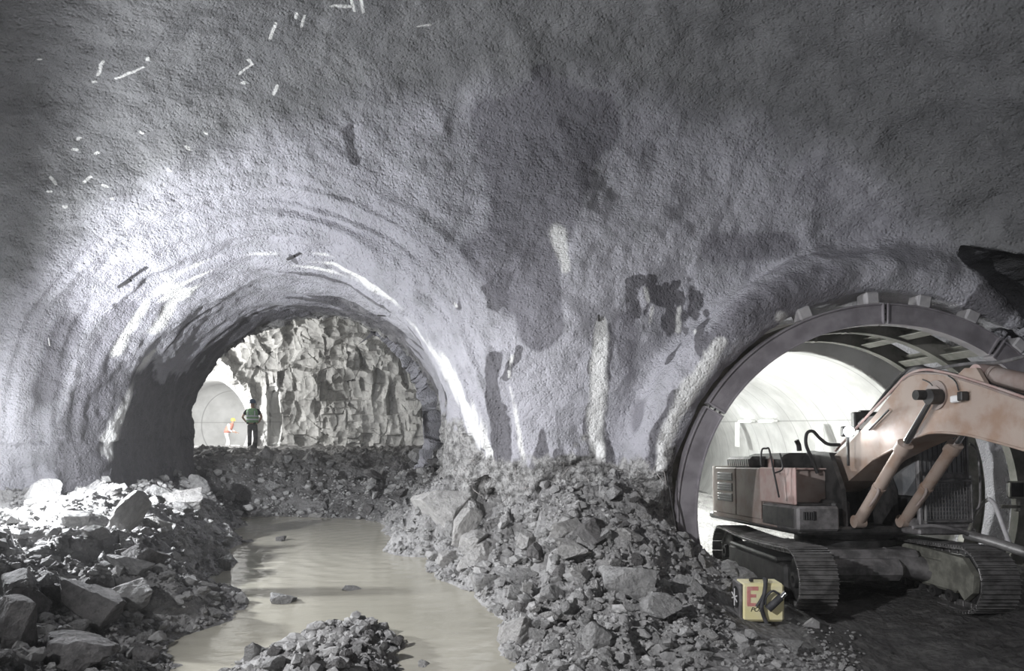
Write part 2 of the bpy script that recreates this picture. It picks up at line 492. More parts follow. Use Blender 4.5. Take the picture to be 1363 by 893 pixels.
# stains on the shotcrete: pairs of places seen on the wall with a radius (in metres at the wall) at each end
# first list: crisp dark wet stains; second: broad damp patches; third: white seepage, lit rim and collar sheen painted in
WET = [((716,97),(722,98),.13,.13),((466,172),(472,215),.10,.10),((650,392),(656,405),.17,.17),((672,372),(668,395),.12,.1),
       ((665,478),(664,625),.15,.2),((690,470),(686,500),.1,.1),((722,565),(722,600),.05,.14),((720,600),(712,665),.16,.42),
       ((840,400),(842,455),.07,.05),((870,395),(885,400),.13,.12),((893,425),(892,480),.17,.11),((905,392),(935,432),.12,.13),
       ((918,372),(918,372),.08,.08),((934,430),(930,470),.08,.1),((788,432),(786,640),.06,.10),((808,435),(806,640),.06,.12),((610,400),(610,415),.06,.05),
       ((745,600),(742,645),.06,.22),((905,520),(870,590),.07,.09),((870,590),(858,650),.09,.12),((1305,402),(1328,415),.25,.22),
       ((170,380),(182,372),.10,.04),((385,340),(387,348),.09,.06),((150,410),(110,560),.10,.25),((795,640),(830,655),.2,.25),((985,425),(1040,395),.15,.22)]
_r = random.Random(21)
for _ in range(34):
    _x, _y = _r.uniform(832, 942), _r.uniform(370, 415); _y += max(0, _x-905)*.5
    WET.append(((_x, _y), (_x+_r.uniform(-5, 5), _y+_r.uniform(4, 40)), _r.uniform(.04, .13), _r.uniform(.02, .07)))
for _ in range(12):
    _x, _y = _r.uniform(640, 678), _r.uniform(365, 410); WET.append(((_x, _y), (_x+_r.uniform(-4, 4), _y+_r.uniform(2, 14)), _r.uniform(.04, .1), _r.uniform(.03, .06)))
for _ in range(16):
    _x = _r.uniform(655, 900); WET.append(((_x, _r.uniform(590, 640)), (_x+_r.uniform(-4, 4), 665), _r.uniform(.02, .05), _r.uniform(.08, .22)))
DAMP = [((700,168),(785,168),.5,.55,.3),((725,185),(705,300),1.0,.8,.3),((650,160),(690,330),.4,.5),((640,335),(660,350),.35,.4),((700,330),(720,440),.5,.42,.3),
       ((655,340),(690,400),.5,.35),((1040,395),(1108,372),.36,.34),((985,425),(1040,395),.3,.36),((940,470),(985,425),.16,.25),
       ((900,265),(905,300),.28,.2,1,.48),((860,205),(862,215),.2,.17,1,.48),((1080,240),(1150,300),.4,.35,1,.48),((1110,335),(1265,345),.3,.2,1.2,.45),((90,440),(60,520),.3,.3),((170,420),(120,540),.3,.4),((830,430),(850,560),.25,.2),((950,330),(1040,330),.3,.25)]
WHITE = [((797,432),(796,560),.13,.18),((796,560),(795,640),.17,.1),((684,475),(686,560),.04,.06),((686,560),(694,610),.06,.05),((768,640),(768,655),.1,.15),
         ((960,455),(918,520),.10,.17),((918,520),(885,600),.19,.15),((885,600),(872,655),.13,.1),((740,310),(750,360),.16,.1),  # collar entries: wet sheen painted as white
         ((606,398),(608,408),.07,.05),((495,375),(560,430),.34,.3),((560,430),(610,510),.3,.28),((610,510),(650,600),.28,.22),((650,600),(660,690),.25,.2),  # tunnel rim entries: efflorescence with the lamp's light painted in
         ((330,350),(430,350),.5,.5),((430,350),(500,380),.5,.42),((230,388),(330,350),.35,.48),((200,405),(160,470),.1,.16),((260,385),(210,440),.12,.18),
         ((210,470),(140,600),.16,.24),((925,440),(940,480),.04,.06),((858,385),(862,400),.06,.06),((868,410),(866,430),.05,.03),
         ((905,410),(902,440),.05,.05),((1040,420),(1010,450),.1,.08)]
CHIPS = [((367,30),(360,52)),((395,18),(394,25)),((406,22),(402,38)),((441,12),(470,14)),((467,0),(472,18)),((480,0),(484,18)),((556,38),(574,37)),((617,2),(628,2)),
         ((155,107),(172,97)),((172,97),(190,90)),((196,75),(196,79)),((139,84),(132,104)),((126,113),(130,113)),((320,104),(338,92)),((338,92),(332,86)),((324,116),(328,116)),
         ((370,118),(365,130)),((52,81),(56,83)),((247,194),(252,198)),((273,178),(276,180)),((186,176),(190,178)),((98,202),(104,202)),((106,190),(109,188)),((128,207),(132,205)),
         ((66,234),(71,240)),((60,250),(64,250)),((134,242),(140,244)),((110,240),(120,234)),((146,259),(149,260)),((222,220),(226,222)),((198,288),(203,284)),((80,268),(84,268))]

def build_space():
    V, Q = surface_nets((-20.1, -8.6, -1.2), (13.8, 42.3, 10.4), .15)
    keep = V[Q].mean(1)[:, 2] > -.75
    V, Q, _ = compact(V, Q[keep])
    c = V[Q].mean(1)
    fine = (c[:, 1] > 3.5) & (c[:, 1] < 33) & (c[:, 2] > -.3) & ~((c[:, 0] > 0) & (c[:, 1] > 17.5))
    for part, qs in (('fine', Q[fine]), ('coarse', Q[~fine])):
        v, q, _ = compact(V, qs)
        if part == 'fine':
            for _ in range(2): v, q = subdiv(v, q)
        for _ in range(3):
            g = grad(v); d = sdf(v); gn = (g*g).sum(1)
            ok = gn > .25
            v = v-np.where(ok[:, None], g*(np.clip(d, -.1, .1)/np.maximum(gn, .3))[:, None]*.8, 0)
        N = vnormals(v, q)
        x, y, z = v.T
        tun = sstep(13.2, 15, y)*(x < 0)
        rockb = sstep(19.6, 20.6, y)*(x < -.2)*(1-sstep(30.2, 31, y)*(x < -11))
        lin = ((x > 2) & (y > 15.6))*1.0
        far = ((x < -10) & (y > 30.8))*1.0
        disp = np.zeros(len(v))
        sh = (1-rockb)*(1-lin)*(1-far)
        big = fbm(v*.45, 3, 3); med = fbm(v*1.7, 3, 8); sm = fbm(v*6.5, 3, 20)
        lower = (1-sstep(2.0, 2.9, z+.35*med))*sstep(10, 11, y)*sh*(x < 3.2)*sstep(-2.2, -1.4, x)            # bare broken rock at the wall feet
        edge = sstep(18.2, 19.6, y)*(x < 0)*(1-rockb)
        right_foot = sstep(.2, .9, x-lcx(y)-2.4)*(1-sstep(2.7, 3.8, z+.4*med))*sstep(13, 14.2, y)*(x < 0)
        rk = np.clip(lower*.95+edge*.7+right_foot, 0, 1)*sh
        ang = np.arctan2(z-2.65, x-lcx(y))
        rid = vnoise(np.stack([y*1.6, ang*1.3, ang*0+.5], 1), 5)+.5*vnoise(np.stack([y*4.2, ang*2.2, ang*0], 1), 6)
        disp += sh*(.13*big+.05*med+.03*fbm(v*np.array([1.1, 1.1, .6]), 3, 90)+.016*sm)
        disp += sh*tun*.07*rid
        rho = ell2(x-lcx(y), z-2.65, 3.5, 3.42); rim = np.exp(-((rho-.75)/.75)**2)*(x < 0)*sstep(10.5, 12, y)*(1-tun)*(z > 1.5)
        disp += rim*(.10*vnoise(np.stack([rho*5+.3*med, ang*1.2, ang*0+7], 1), 33)+.05*vnoise(np.stack([rho*13, ang*3, ang*0], 1), 34))
        fc, ed = facets(v*2.6, 3, .5); disp += rk*(.2*fc+.06*fbm(v*4, 3, 97))
        inb = rockb > .01; fb = np.zeros(len(v)); vb = v[inb]
        if inb.any():
            wv = vb+.12*np.stack([vnoise(vb*1.5, 61+k) for k in range(3)], 1)
            fb[inb] = .85*(crystal(wv*np.array([.8, .8, .5]), 9, 1.6, .3)-.5)+.42*(crystal(wv*np.array([1.7, 1.7, 1.15]), 19, 1.9, .3)-.5)+.2*(crystal(wv*np.array([4., 4., 3.2]), 29, 1.9, .35)-.5)+.16*facets(wv*np.array([1.2, 1.2, .8]), 14, .8)[0]
        disp -= rockb*fb
        ring = 1-sstep(3.8, 4.3, np.hypot(x-RC[0], z-RC[1]))
        disp *= (1-ring*(x > 2)*sstep(11.3, 12.2, y)*.55)
        v2 = v+N*disp[:, None]
        N2 = vnormals(v2, q)
        old = 1-sstep(-.9, .5, (y-12.6)-ell2(x-.1, z-1.5, 10.3, 7.95)+.35*med+.25*big)
        old = old*(y < 13.5)*(z > 4)
        # stains, painted shade and light
        wet = np.full(len(v), -1.0); wh = np.full(len(v), -1.0); damp = np.full(len(v), -1.0)
        if part == 'fine':
            pw = v+.11*np.stack([vnoise(v*1.3, 81+k)+.5*vnoise(v*3.7, 84+k)+.25*vnoise(v*9, 87+k) for k in range(3)], 1)*np.array([1, 1, .8])
            for L, arr, sf in ((WET, wet, .5), (DAMP, damp, 1.0), (WHITE, wh, .9)):
                for a, b, r0, r1, *sx in L:
                    A, B = hit(*a), hit(*b)
                    d, t = cap_dist(pw if sf < .8 else v*.5+pw*.5, A, B); r = r0+(r1-r0)*t; stv = sx[1] if len(sx) > 1 else 9.0
                    soft = np.maximum((sx[0] if sx else sf)*r, .06)
                    np.maximum(arr, np.minimum(.5+(r-d)/(2*soft), stv), out=arr)
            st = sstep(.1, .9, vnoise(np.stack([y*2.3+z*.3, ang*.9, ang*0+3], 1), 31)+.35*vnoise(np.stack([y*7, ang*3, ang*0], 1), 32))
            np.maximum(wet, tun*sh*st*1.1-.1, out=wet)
            low_shade = (1-sstep(3.1, 4.6, z+.35*big+.3*med))*sstep(12.6, 13.6, y)*(x < -5)*sh  # shade on the tunnel's lower left, painted dark through the wet mask
            np.maximum(wet, low_shade, out=wet); np.maximum(wet, tun*sstep(17.0, 18.6, y+.8*med)*sh, out=wet)  # the second term darkens the barrel's inner end
            wh = np.where((x < 0) & (rho > -.3) & (rho < 2) & (y > 10), wh-.8*(1-sstep(-.35, .35, vnoise(np.stack([rho*7+.4*med, ang*1.1, ang*0+2], 1), 37)+.5*vnoise(np.stack([rho*19, ang*3, ang*0], 1), 38))), wh)
            for a, b in CHIPS:
                d, t = cap_dist(v, hit(*a), hit(*b)); np.maximum(wh, 1.3*(1-d/.042), out=wh)
        wet = np.clip(wet, 0, 1)*sh; damp = np.clip(damp, 0, 1)*sh; wh = np.clip(wh, 0, 1.2)*sh
        cc = v[q].mean(1); cx, cy, cz = cc.T
        cls = np.zeros(len(q), int)
        cls[(cz > 6.9) & (cy < 14)] = 1
        cls[(cx < 0) & (cy > 14.0)] = 2
        cls[(cx < -.2) & (cy > 20.25)] = 3
        cls[(cx < -10.5) & (cy > 30.6)] = 4
        cls[(cx > 2.2) & (cy > 15.7)] = 5
        cls[(cy < 3.5) & (cz <= 6.9)] = 6
        names = {0: ('wall_front', 'shot'), 1: ('ceiling', 'shot'), 2: ('wall_left_tunnel', 'shot'), 3: ('wall_rock_face', 'face'),
                 4: ('wall_far_tunnel', 'lining'), 5: ('wall_right_tunnel', 'lining'), 6: ('wall_back', 'shot')}
        for k, (nm, mt) in names.items():
            qq = q[cls == k]
            if not len(qq): continue
            vv, qi, u = compact(v2, qq)
            flat = k == 3
            o = np_mesh(nm, vv, qi, M[mt], smooth=not flat, attrs={'wet': wet[u], 'white': wh[u], 'rock': rk[u], 'damp': damp[u], 'old': old[u]}, normals=None if flat else N2[u])
            tag(o, {0: 'grey sprayed concrete wall with stains and white seepage streaks', 1: 'grey sprayed concrete vault overhead', 2: 'rough sprayed concrete lining of the dark tunnel mouth',
                    3: 'broken grey rock face lit from one side', 4: 'pale smooth lining of the far tunnel', 5: 'bright pale ringed concrete lining of the round tunnel', 6: 'sprayed concrete wall of the cavern'}[k], None, None, 'structure')
build_space()

# ------------------------------------------------------------------ ground
CTL = [(-4,17,.25),(-3.9,15,.2),(-3,13,.2),(-3.5,11,.2),(-2.5,9.6,.2),(-1.6,8.9,.25),(-1.2,10,.25),(-4.6,15.5,.25),(-5.6,17,.3),(-.7,8,.33),
 (-7.4,18.0,.5),(-5.6,13.4,.5),(-4.85,11.1,.5),(-3.85,8,.5),(-3.2,6.9,.5),(-6.4,15.5,.5),(-3.2,16.8,.5),(-2.5,14.4,.5),(-1.7,12.6,.5),(-.68,10.1,.5),(-.27,8,.5),(-.12,6.9,.5),
 (-1.95,7.2,.78),(-2.3,7.9,.60),(-1.5,7.8,.60),(-1.9,6.4,.8),(-2.85,7.6,.44),(-.95,7.3,.42),(-2.9,6.2,.42),(-.6,6.2,.42),(-1.9,8.5,.38),
 (-6.2,13.4,1.0),(-6.6,11.5,1.72),(-8.2,11,1.55),(-7.5,9,1.55),(-5.4,8.5,1.2),(-5.0,9.6,1.1),(-3.9,5.6,.98),(-5.5,6,1.3),(-4.2,8.2,.86),(-9.3,13,1.8),(-8.5,15,1.6),(-6.9,14.6,1.35),(-7.9,17,1.4),(-8.4,20,2.0),(-10,9,1.9),(-10,5,2.0),(-5.6,11.4,1.2),
 (-6,18.9,.75),(-4.5,18.6,.75),(-6,20.3,1.55),(-4,20.2,1.45),(-6.5,22.5,1.98),(-4,22.5,1.95),(-2.5,21,1.85),(-2.2,18.5,1.45),(-1.4,14,1.85),(-2.3,15.8,1.0),(-2.2,14.1,.95),(-.8,12,.95),(-.45,12.7,.95),(-1.9,16.6,1.5),
 (-9,25,2.05),(-5,25,2.05),(-9,30,2.0),(-3,28,2.1),(-13.5,30,2.0),(-14.4,33,1.85),(-15.3,37,1.62),(-16,41,1.6),(0,24,2.5),(-14,24,2.0),
 (1.4,12.3,1.9),(0.1,12.4,1.62),(2.7,12.2,1.7),(1.3,11,1.72),(2.2,10,1.15),(.2,10.8,1.15),(1.2,9.3,.98),(.68,7.8,.66),(3.0,11.0,.95),(2.9,11.9,.75),(3.45,10.2,.66),(2.4,8.6,.6),(1.3,7,.60),(3.4,8.4,.28),(3.3,9.2,.27),(3.45,9.6,.3),(4.1,8.2,.06),(3.7,9.4,.28),
 (.3,6.4,.54),(.5,5,.5),(5,9.5,.05),(6,11,.05),(8,10,.08),(6,8,.05),(9,8,.1),(6,13,0),(5,15,-.03),(6.5,18,0),(6.5,30,0),(4.4,12.4,.05),(9.3,13,.2),(6,6,.05),(3,5,.25),(8,4,.1),(3.5,13.4,.1),(3.4,16,0),(4.3,11,.08),(9.8,11,.3),(6.5,42,0),
 (0,2,.6),(0,-1,.9),(-5,2,1.1),(5,2,.1),(0,-8,.8),(-9,-8,1.4),(9,-8,.3),(12,15,.5)]
C = np.array(CTL, float)
def K(d): return np.sqrt(d*d+.25)
KM = K(np.sqrt(((C[:, None, :2]-C[None, :, :2])**2).sum(2)))
n = len(C); A = np.zeros((n+3, n+3)); A[:n, :n] = KM+np.eye(n)*(-.02); A[:n, n] = 1; A[:n, n+1:] = C[:, :2]; A[n, :n] = 1; A[n+1:, :n] = C[:, :2].T
W = np.linalg.solve(A, np.concatenate([C[:, 2], np.zeros(3)]))
def base_z(x, y):
    out = W[n]+W[n+1]*x+W[n+2]*y
    for i in range(n): out = out+W[i]*K(np.sqrt((x-C[i, 0])**2+(y-C[i, 1])**2))
    return out
def rubble_mask(x, y, z0):
    """1 on the heaps, 0 on the trodden ground and under water"""
    m = sstep(.42, .72, z0)
    m = m*(1-.55*sstep(21.5, 24, y))
    return m
def ground_z(x, y, full=True):
    x = np.asarray(x, float); y = np.asarray(y, float)
    z0 = base_z(x, y)
    m = rubble_mask(x, y, z0)
    p = np.stack([x, y, x*0+.37], 1)
    ws = p+.18*np.stack([vnoise(p*2.2, 51), vnoise(p*2.2, 52), x*0], 1)
    f1, e1 = facets(ws*1.5, 21, .7, True); f2, e2 = facets(ws*4.0, 25, .7, True); f3, e3 = facets(ws*9.5, 29, .8, True)
    lump = .22*f1+.13*f2*(.4+.9*sstep(-.3, .5, vnoise(p*.8, 60)))+.07*f3+.06*fbm(p*3, 4, 40)
    soft = .035*fbm(p*1.6, 4, 44)+.02*fbm(p*7, 3, 47)
    trk = sstep(3.3, 4.2, x)*(1-sstep(12, 14, y))
    ruts = trk*.05*np.sin((x+.32*y)*5.2+.8*vnoise(p*1.5, 70))*sstep(-.3, .4, vnoise(p*.9, 71))
    under = 1-sstep(.45, .56, z0)
    isl = np.exp(-(((x+1.95)/1.1)**2+((y-7.1)/1.2)**2)**2)
    m = np.maximum(m, isl*.5)
    far = sstep(21, 23, y)
    return z0+m*lump*.95+(1-m)*soft*(1-.6*under*(x < 1))+ruts+trk*(.03*f2+.02*f3)+far*.05*f2, m, trk
def axis(segs):
    out = []
    for a, b, h in segs: out += list(np.arange(a, b-1e-6, h))
    out.append(segs[-1][1]); return np.array(out)
gx = axis([(-21, -10.5, .35), (-10.5, -7, .09), (-7, 5, .045), (5, 10, .06), (10, 13.5, .3)])
gy = axis([(-8.5, 4, .35), (4, 5, .07), (5, 13, .045), (13, 19.5, .06), (19.5, 26, .1), (26, 44, .3)])
GX, GY = np.meshgrid(gx, gy, indexing='ij')
gz, gm, gt = ground_z(GX.ravel(), GY.ravel())
gdark = np.clip(np.maximum(gt, (GY.ravel() > 17.5)*(GX.ravel() < 0)*.55), 0, 1)*1.0  # track ground at full strength, the mound partly darkened
GZ = gz.reshape(GX.shape)
ni, nj = GX.shape
ii = np.arange(ni-1)[:, None]*nj+np.arange(nj-1)[None, :]
Q = np.stack([ii, ii+nj, ii+nj+1, ii+1], 2).reshape(-1, 4)
floor = np_mesh('floor', np.stack([GX.ravel(), GY.ravel(), gz], 1), Q, M['ground'], True, {'mud': gdark})
tag(floor, 'muddy cavern floor of broken rock and fines', None, None, 'structure')
def gzat(x, y):
    i = int(np.clip(np.searchsorted(gx, x)-1, 0, ni-2)); j = int(np.clip(np.searchsorted(gy, y)-1, 0, nj-2))
    u = (x-gx[i])/(gx[i+1]-gx[i]); v = (y-gy[j])/(gy[j+1]-gy[j])
    return float(GZ[i, j]*(1-u)*(1-v)+GZ[i+1, j]*u*(1-v)+GZ[i, j+1]*(1-u)*v+GZ[i+1, j+1]*u*v)
def ghit(px, py, zmin=None):
    d = 4.2
    while d < 40:
        p = P(px, py, d)
        g = gzat(p[0], p[1])
        if zmin is not None: g = max(g, zmin)
        if p[2] <= g: return p
        d += .03
    return p
WZ = .5
def water():
    out = [(-9,19.4),(-2.4,19.2),(-2.0,15.8),(-.9,12.4),(.1,10.2),(.35,8.2),(.3,6.6),(.2,5),(-.2,3.2),(-3.0,3.2),(-3.6,6),(-4.4,8),(-5.4,11),(-6.3,13.5),(-8.6,17)]
    o = MB().add([(x, y, WZ) for x, y in out], [tuple(range(len(out)))]).build('water', M['water'])
    # a real body of water: surface with a depth below it
    md = o.modifiers.new('depth', 'SOLIDIFY'); md.thickness = .02; md.offset = -1
    tag(o, 'shallow pool of murky beige water between the rubble heaps', 'water', None, 'stuff')
water()

# ------------------------------------------------------------------ rocks
def rock_mesh(seed, sub=3, flat=(1, .8, .65), cuts=11, rough=.06):
    import bmesh
    r = random.Random(seed)
    bm = bmesh.new(); bmesh.ops.create_icosphere(bm, subdivisions=sub, radius=1)
    co = np.array([v.co[:] for v in bm.verts])
    for _ in range(cuts):
        nrm = np.array([r.gauss(0, 1) for _ in range(3)]); nrm /= np.linalg.norm(nrm)
        h = r.uniform(.42, .74); d = co@nrm
        co = co-np.maximum(d-h, 0)[:, None]*nrm
    co = co+co*(rough*fbm(co*2.2+seed*3.1, 3, seed)+.035*fbm(co*7+seed, 2, seed+5))[:, None]
    co = co*np.array(flat)/np.abs(co).max(0)
    for v, c in zip(bm.verts, co): v.co = c
    me = bpy.data.meshes.new('rock'); bm.to_mesh(me); bm.free()
    return me
PRO = {}
for kind, mt in (('g', 'rock'), ('d', 'rock_dark'), ('p', 'rock_pale')):
    L = []
    for i in range(7):
        fl = [(1, .85, .7), (1, .7, .5), (1, .9, .8), (.9, .7, 1), (1, .6, .45), (1, .8, .6), (1, .95, .62)][i]
        me = rock_mesh(20+i*3+ord(kind), 4 if kind != 'x' else 3, fl, 10+i, .07); me.materials.append(M[mt]); L.append(me)
    PRO[kind] = L
def rock(name, kind, i, loc, size, rot, label, cat='rock', group=None, sink=.25, zscale=1.0):
    o = bpy.data.objects.new(name, PRO[kind][i % 7]); link(o)
    o.scale = (size, size, size*zscale); o.rotation_euler = rot
    o.location = (loc[0], loc[1], loc[2]+size*.5*zscale*(1-sink*2))
    return tag(o, label, cat, group)
# px,py of the foot, half width in px, kind, proto, z scale, tilt, name, label
BIG = [
 (166,705,20,'p',3,1.9,(.1,.5,.4),'boulder','tall bright pointed slab standing on the crest of the heap beside the pool'),
 (246,676,24,'p',0,1.1,(.2,.1,.3),'boulder','pale cracked boulder at the foot of the dark tunnel wall'),
 (262,654,16,'g',1,1.2,(.3,.7,.1),'boulder','leaning grey block on top of the pale cracked boulder'),
 (215,664,15,'g',2,1,(.1,.2,.9),'boulder','rounded grey stone beside the pale cracked boulder in tunnel shade'),
 (92,892,50,'d',0,.9,(.1,.3,.2),'boulder','largest dark boulder in the bottom corner beside the pool bank'),  # corner boulders: their facing-away shade is put into the rock colour
 (118,822,52,'d',4,.9,(.1,.45,-.5),'boulder','long dark slab lying tilted above the largest dark boulder'),
 (28,815,34,'d',5,1,(.2,.1,1),'boulder','dark flat boulder at the picture edge on the rubble heap'),
 (72,800,22,'d',0,1,(0,.3,2),'boulder','dark rounded block between the long slab and the picture edge'),
 (128,868,18,'d',6,1,(.3,.3,1),'boulder','dark wedge stone beside the largest dark boulder'),
 (205,705,20,'p',4,1,(.1,.2,.3),'boulder','flat pale slab just behind the bright pointed slab'),
 (130,715,18,'p',1,1,(0,.3,.2),'boulder','pale low slab in front of the bright pointed slab'),
 (175,760,26,'g',5,.8,(.1,.4,.7),'boulder','grey broad slab midway down the lit heap'),
 (60,745,20,'g',0,.8,(.1,.2,1.7),'boulder','grey block in the brightly lit hollow of the heap'),
 (300,760,9,'g',3,1.7,(0,.05,.3),'rock','upright stone standing at the edge of the pool'),
 (376,805,17,'g',6,.8,(.1,.2,.4),'rock','grey stone alone in the middle of the pool'),
 (467,788,15,'g',4,.6,(0,.1,.2),'rock','low flat stone showing just above the pool water'),
 (373,723,7,'d',0,1.1,(0,.1,.8),'rock','small dark stone standing in the far part of the pool'),
 (330,725,9,'d',4,.7,(0,.1,.8),'rock','dark low stone by the far bank in the pool'),
 (422,690,8,'p',2,.8,(0,.1,.8),'rock','small pale stone at the far edge of the pool'),
 (414,890,20,'d',5,.9,(.1,.2,.4),'boulder','broad dark rock in the islet at the bottom of the pool'),
 (452,893,18,'d',1,.9,(.1,.2,1.4),'boulder','dark rock beside the broad rock on the islet'),
 (370,893,9,'g',2,1.1,(.1,.2,1.4),'rock','grey stone at the outer edge of the pool islet'),
 (466,838,7,'p',2,1.0,(.1,.2,1.4),'rock','small pale stone on top of the pool islet'),
 (567,896,18,'p',6,1.0,(.2,.3,.6),'boulder','pale pointed rock cut by the bottom picture edge beside the islet'),
 (590,688,38,'p',2,1.05,(.1,.1,.2),'boulder','largest pale boulder on the bank below the rock pillar'),
 (617,722,20,'p',3,1.6,(.1,.35,.5),'boulder','tall pale block leaning against the largest pale boulder'),
 (598,752,18,'p',0,1,(.2,.1,.9),'boulder','pale stone at the water side below the leaning block'),
 (638,755,30,'p',1,1.1,(.1,-.35,.2),'boulder','broad pale boulder tilted over a dark hollow'),
 (645,785,20,'g',6,1.1,(.1,.2,.6),'boulder','grey boulder just below the tilted pale boulder'),
 (692,776,28,'g',5,.9,(.1,.1,.3),'boulder','low grey boulder in the middle of the central heap'),
 (838,792,40,'g',6,1.0,(.05,.1,.2),'boulder','largest grey boulder on the central heap'),
 (912,790,26,'g',4,1.1,(.1,.2,-.3),'boulder','grey slab between the largest grey boulder and the round tunnel'),
 (773,768,15,'p',1,1.2,(.1,.3,.3),'rock','pale angular stone on the crest of the central heap'),
 (817,756,13,'p',4,1.1,(.1,.3,.9),'rock','flat pale stone just behind the largest grey boulder'),
 (797,768,10,'g',0,1.1,(.1,.3,1.9),'rock','small grey stone beside the pale angular stone'),
 (735,798,15,'g',0,1.1,(.1,.3,.9),'rock','rounded grey stone on the slope above the pool'),
 (800,860,23,'g',2,1.1,(.1,.3,.4),'boulder','grey boulder low on the front of the central heap'),
 (836,718,18,'p',4,.9,(.1,.3,-.5),'rock','tilted pale slab high on the heap under the round tunnel'),
 (860,694,10,'p',5,1,(.1,.1,.5),'rock','small pale stone at the wall foot beside the steel ring'),
 (746,828,12,'p',0,.9,(.3,.3,.5),'rock','pale cube shaped stone on the front slope of the heap'),
 (935,752,12,'p',6,1,(.3,.3,.5),'rock','pale stone at the foot of the steel ring'),
 (985,775,20,'g',1,1.0,(.1,.3,-.2),'boulder','grey slab lying behind the yellow box'),
 (961,862,9,'p',2,1.1,(.1,.3,1),'rock','bright small stone in the gravel below the yellow box'),
 (1050,864,18,'g',5,.8,(.1,.1,.1),'rock','flat grey stone on the ground below the excavator track'),
 (1083,870,10,'g',4,.8,(.1,.1,1),'rock','small flat stone beside the flat grey stone below the track'),
 (933,842,11,'g',0,1,(.3,.1,1),'rock','grey stone in the shade in front of the yellow box'),
 (700,728,22,'p',5,1,(.1,.1,1),'boulder','pale broken lump at the foot of the pillar beside the hollow'),
 (755,715,24,'p',0,1,(.1,.1,.4),'boulder','pale crumbling lump against the pillar foot'),
 (880,820,26,'g',0,1,(.1,.1,.4),'boulder','crumbling grey lump in front of the grey slab on the heap'),
]
for i, (px, py, hw, kd, pr, zs, rot, nm, lb) in enumerate(BIG):
    wet = 'pool' in lb and kd in 'gd' and 290 < px < 480 and py < 830
    p = ghit(px, py-2, WZ if wet else None); s = hw/F*p[1]*1.12
    rock(nm, kd, pr, p, s, rot, lb, sink=.22, zscale=zs)
def zone(x, y):
    if x < -3.0 and y < 17.2: return 'l'
    if y > 17.2: return 'm'
    if y < 8.6 and -2.9 < x < -.9: return 'i'
    return 'c'
ZL = {'l': ('small broken rock in the lit heap between the lamp side wall and the pool', 'rocks of the heap beside the pool'),
      'm': ('small dark rock on the mound inside the dark tunnel', 'rocks on the tunnel mound'),
      'i': ('small rock in the islet in the pool', 'rocks of the pool islet'),
      'c': ('small broken rock in the heap below the pillar', 'rocks of the heap below the pillar')}
tries = 0; cnt = {'l': 0, 'm': 0, 'i': 0, 'c': 0}; quota = {'l': 82, 'm': 40, 'i': 16, 'c': 108}
rr = random.Random(5)
while sum(cnt.values()) < sum(quota.values()) and tries < 60000:
    tries += 1
    px, py = rr.uniform(0, 1120), rr.uniform(600, 893)
    p = ghit(px, py)
    if p[1] > 24: continue
    x, y, z = p
    zz = zone(x, y)
    if cnt[zz] >= quota[zz] or z < WZ+.03: continue
    if x > 3.3 or (zz == 'm' and (x > -1.8 or x < -8)) or (zz == 'c' and y > 12.2 and x > -.6): continue
    cnt[zz] += 1
    s = min(.34, max(.06, rr.paretovariate(2.2)*.075))
    if zz == 'i': s = min(s, .12)
    kd = {'l': 'ggd', 'm': 'ddg', 'i': 'dg', 'c': 'gggpd'}[zz]; kd = rr.choice(kd)
    o = rock('rock', kd, rr.randrange(7), p, s, (rr.uniform(-.5, .5), rr.uniform(-.5, .5), rr.uniform(0, 6.28)), ZL[zz][0], 'rock', ZL[zz][1], sink=.2)
def gravel():
    import bmesh
    protos = []
    for i in range(6):
        me = rock_mesh(300+i, 1, (1, .8, .7), 4, .12)
        protos.append((np.array([v.co[:] for v in me.vertices]), np.array([p.vertices[:] for p in me.polygons])))
    Vs = []; Fs = []; off = 0; r = random.Random(3)
    g = RNG
    n = 42000
    d = np.exp(g.uniform(np.log(5.3), np.log(20.5), n)); px = g.uniform(-30, 1150, n)
    x = (px-CX)/F*d; y = d
    z, m, _ = ground_z(x, y)
    for k in range(n):
        if m[k] < .25 and not (x[k] > 2.2 and y[k] < 9.5 and g.random() < .35): continue
        if 2.85 < x[k] < 3.95 and 8.3 < y[k] < 9.75: continue
        if x[k] > 5 or z[k] < WZ+.01 and x[k] < 2: continue
        if y[k] > 12.4 and x[k] > -.6: continue
        v, f = protos[r.randrange(6)]
        s = min(.11, .016*(1+g.pareto(2.3)))*(.55+.05*y[k])
        a = r.uniform(0, 6.28); ca, sa = math.cos(a), math.sin(a)
        R = np.array([[ca, -sa, 0], [sa, ca, 0], [0, 0, 1]])
        t = r.uniform(-.8, .8); ct, st = math.cos(t), math.sin(t); R = R@np.array([[1, 0, 0], [0, ct, -st], [0, st, ct]])
        Vs.append(v@R.T*s+np.array([x[k], y[k], gzat(x[k], y[k])+s*.35])); Fs.append(f+off); off += len(v)
    o = np_mesh('gravel', np.concatenate(Vs), np.concatenate(Fs), M['rock'], False)
    tag(o, 'loose grey gravel and chips strewn over the rubble heaps', 'gravel', None, 'stuff')
gravel()
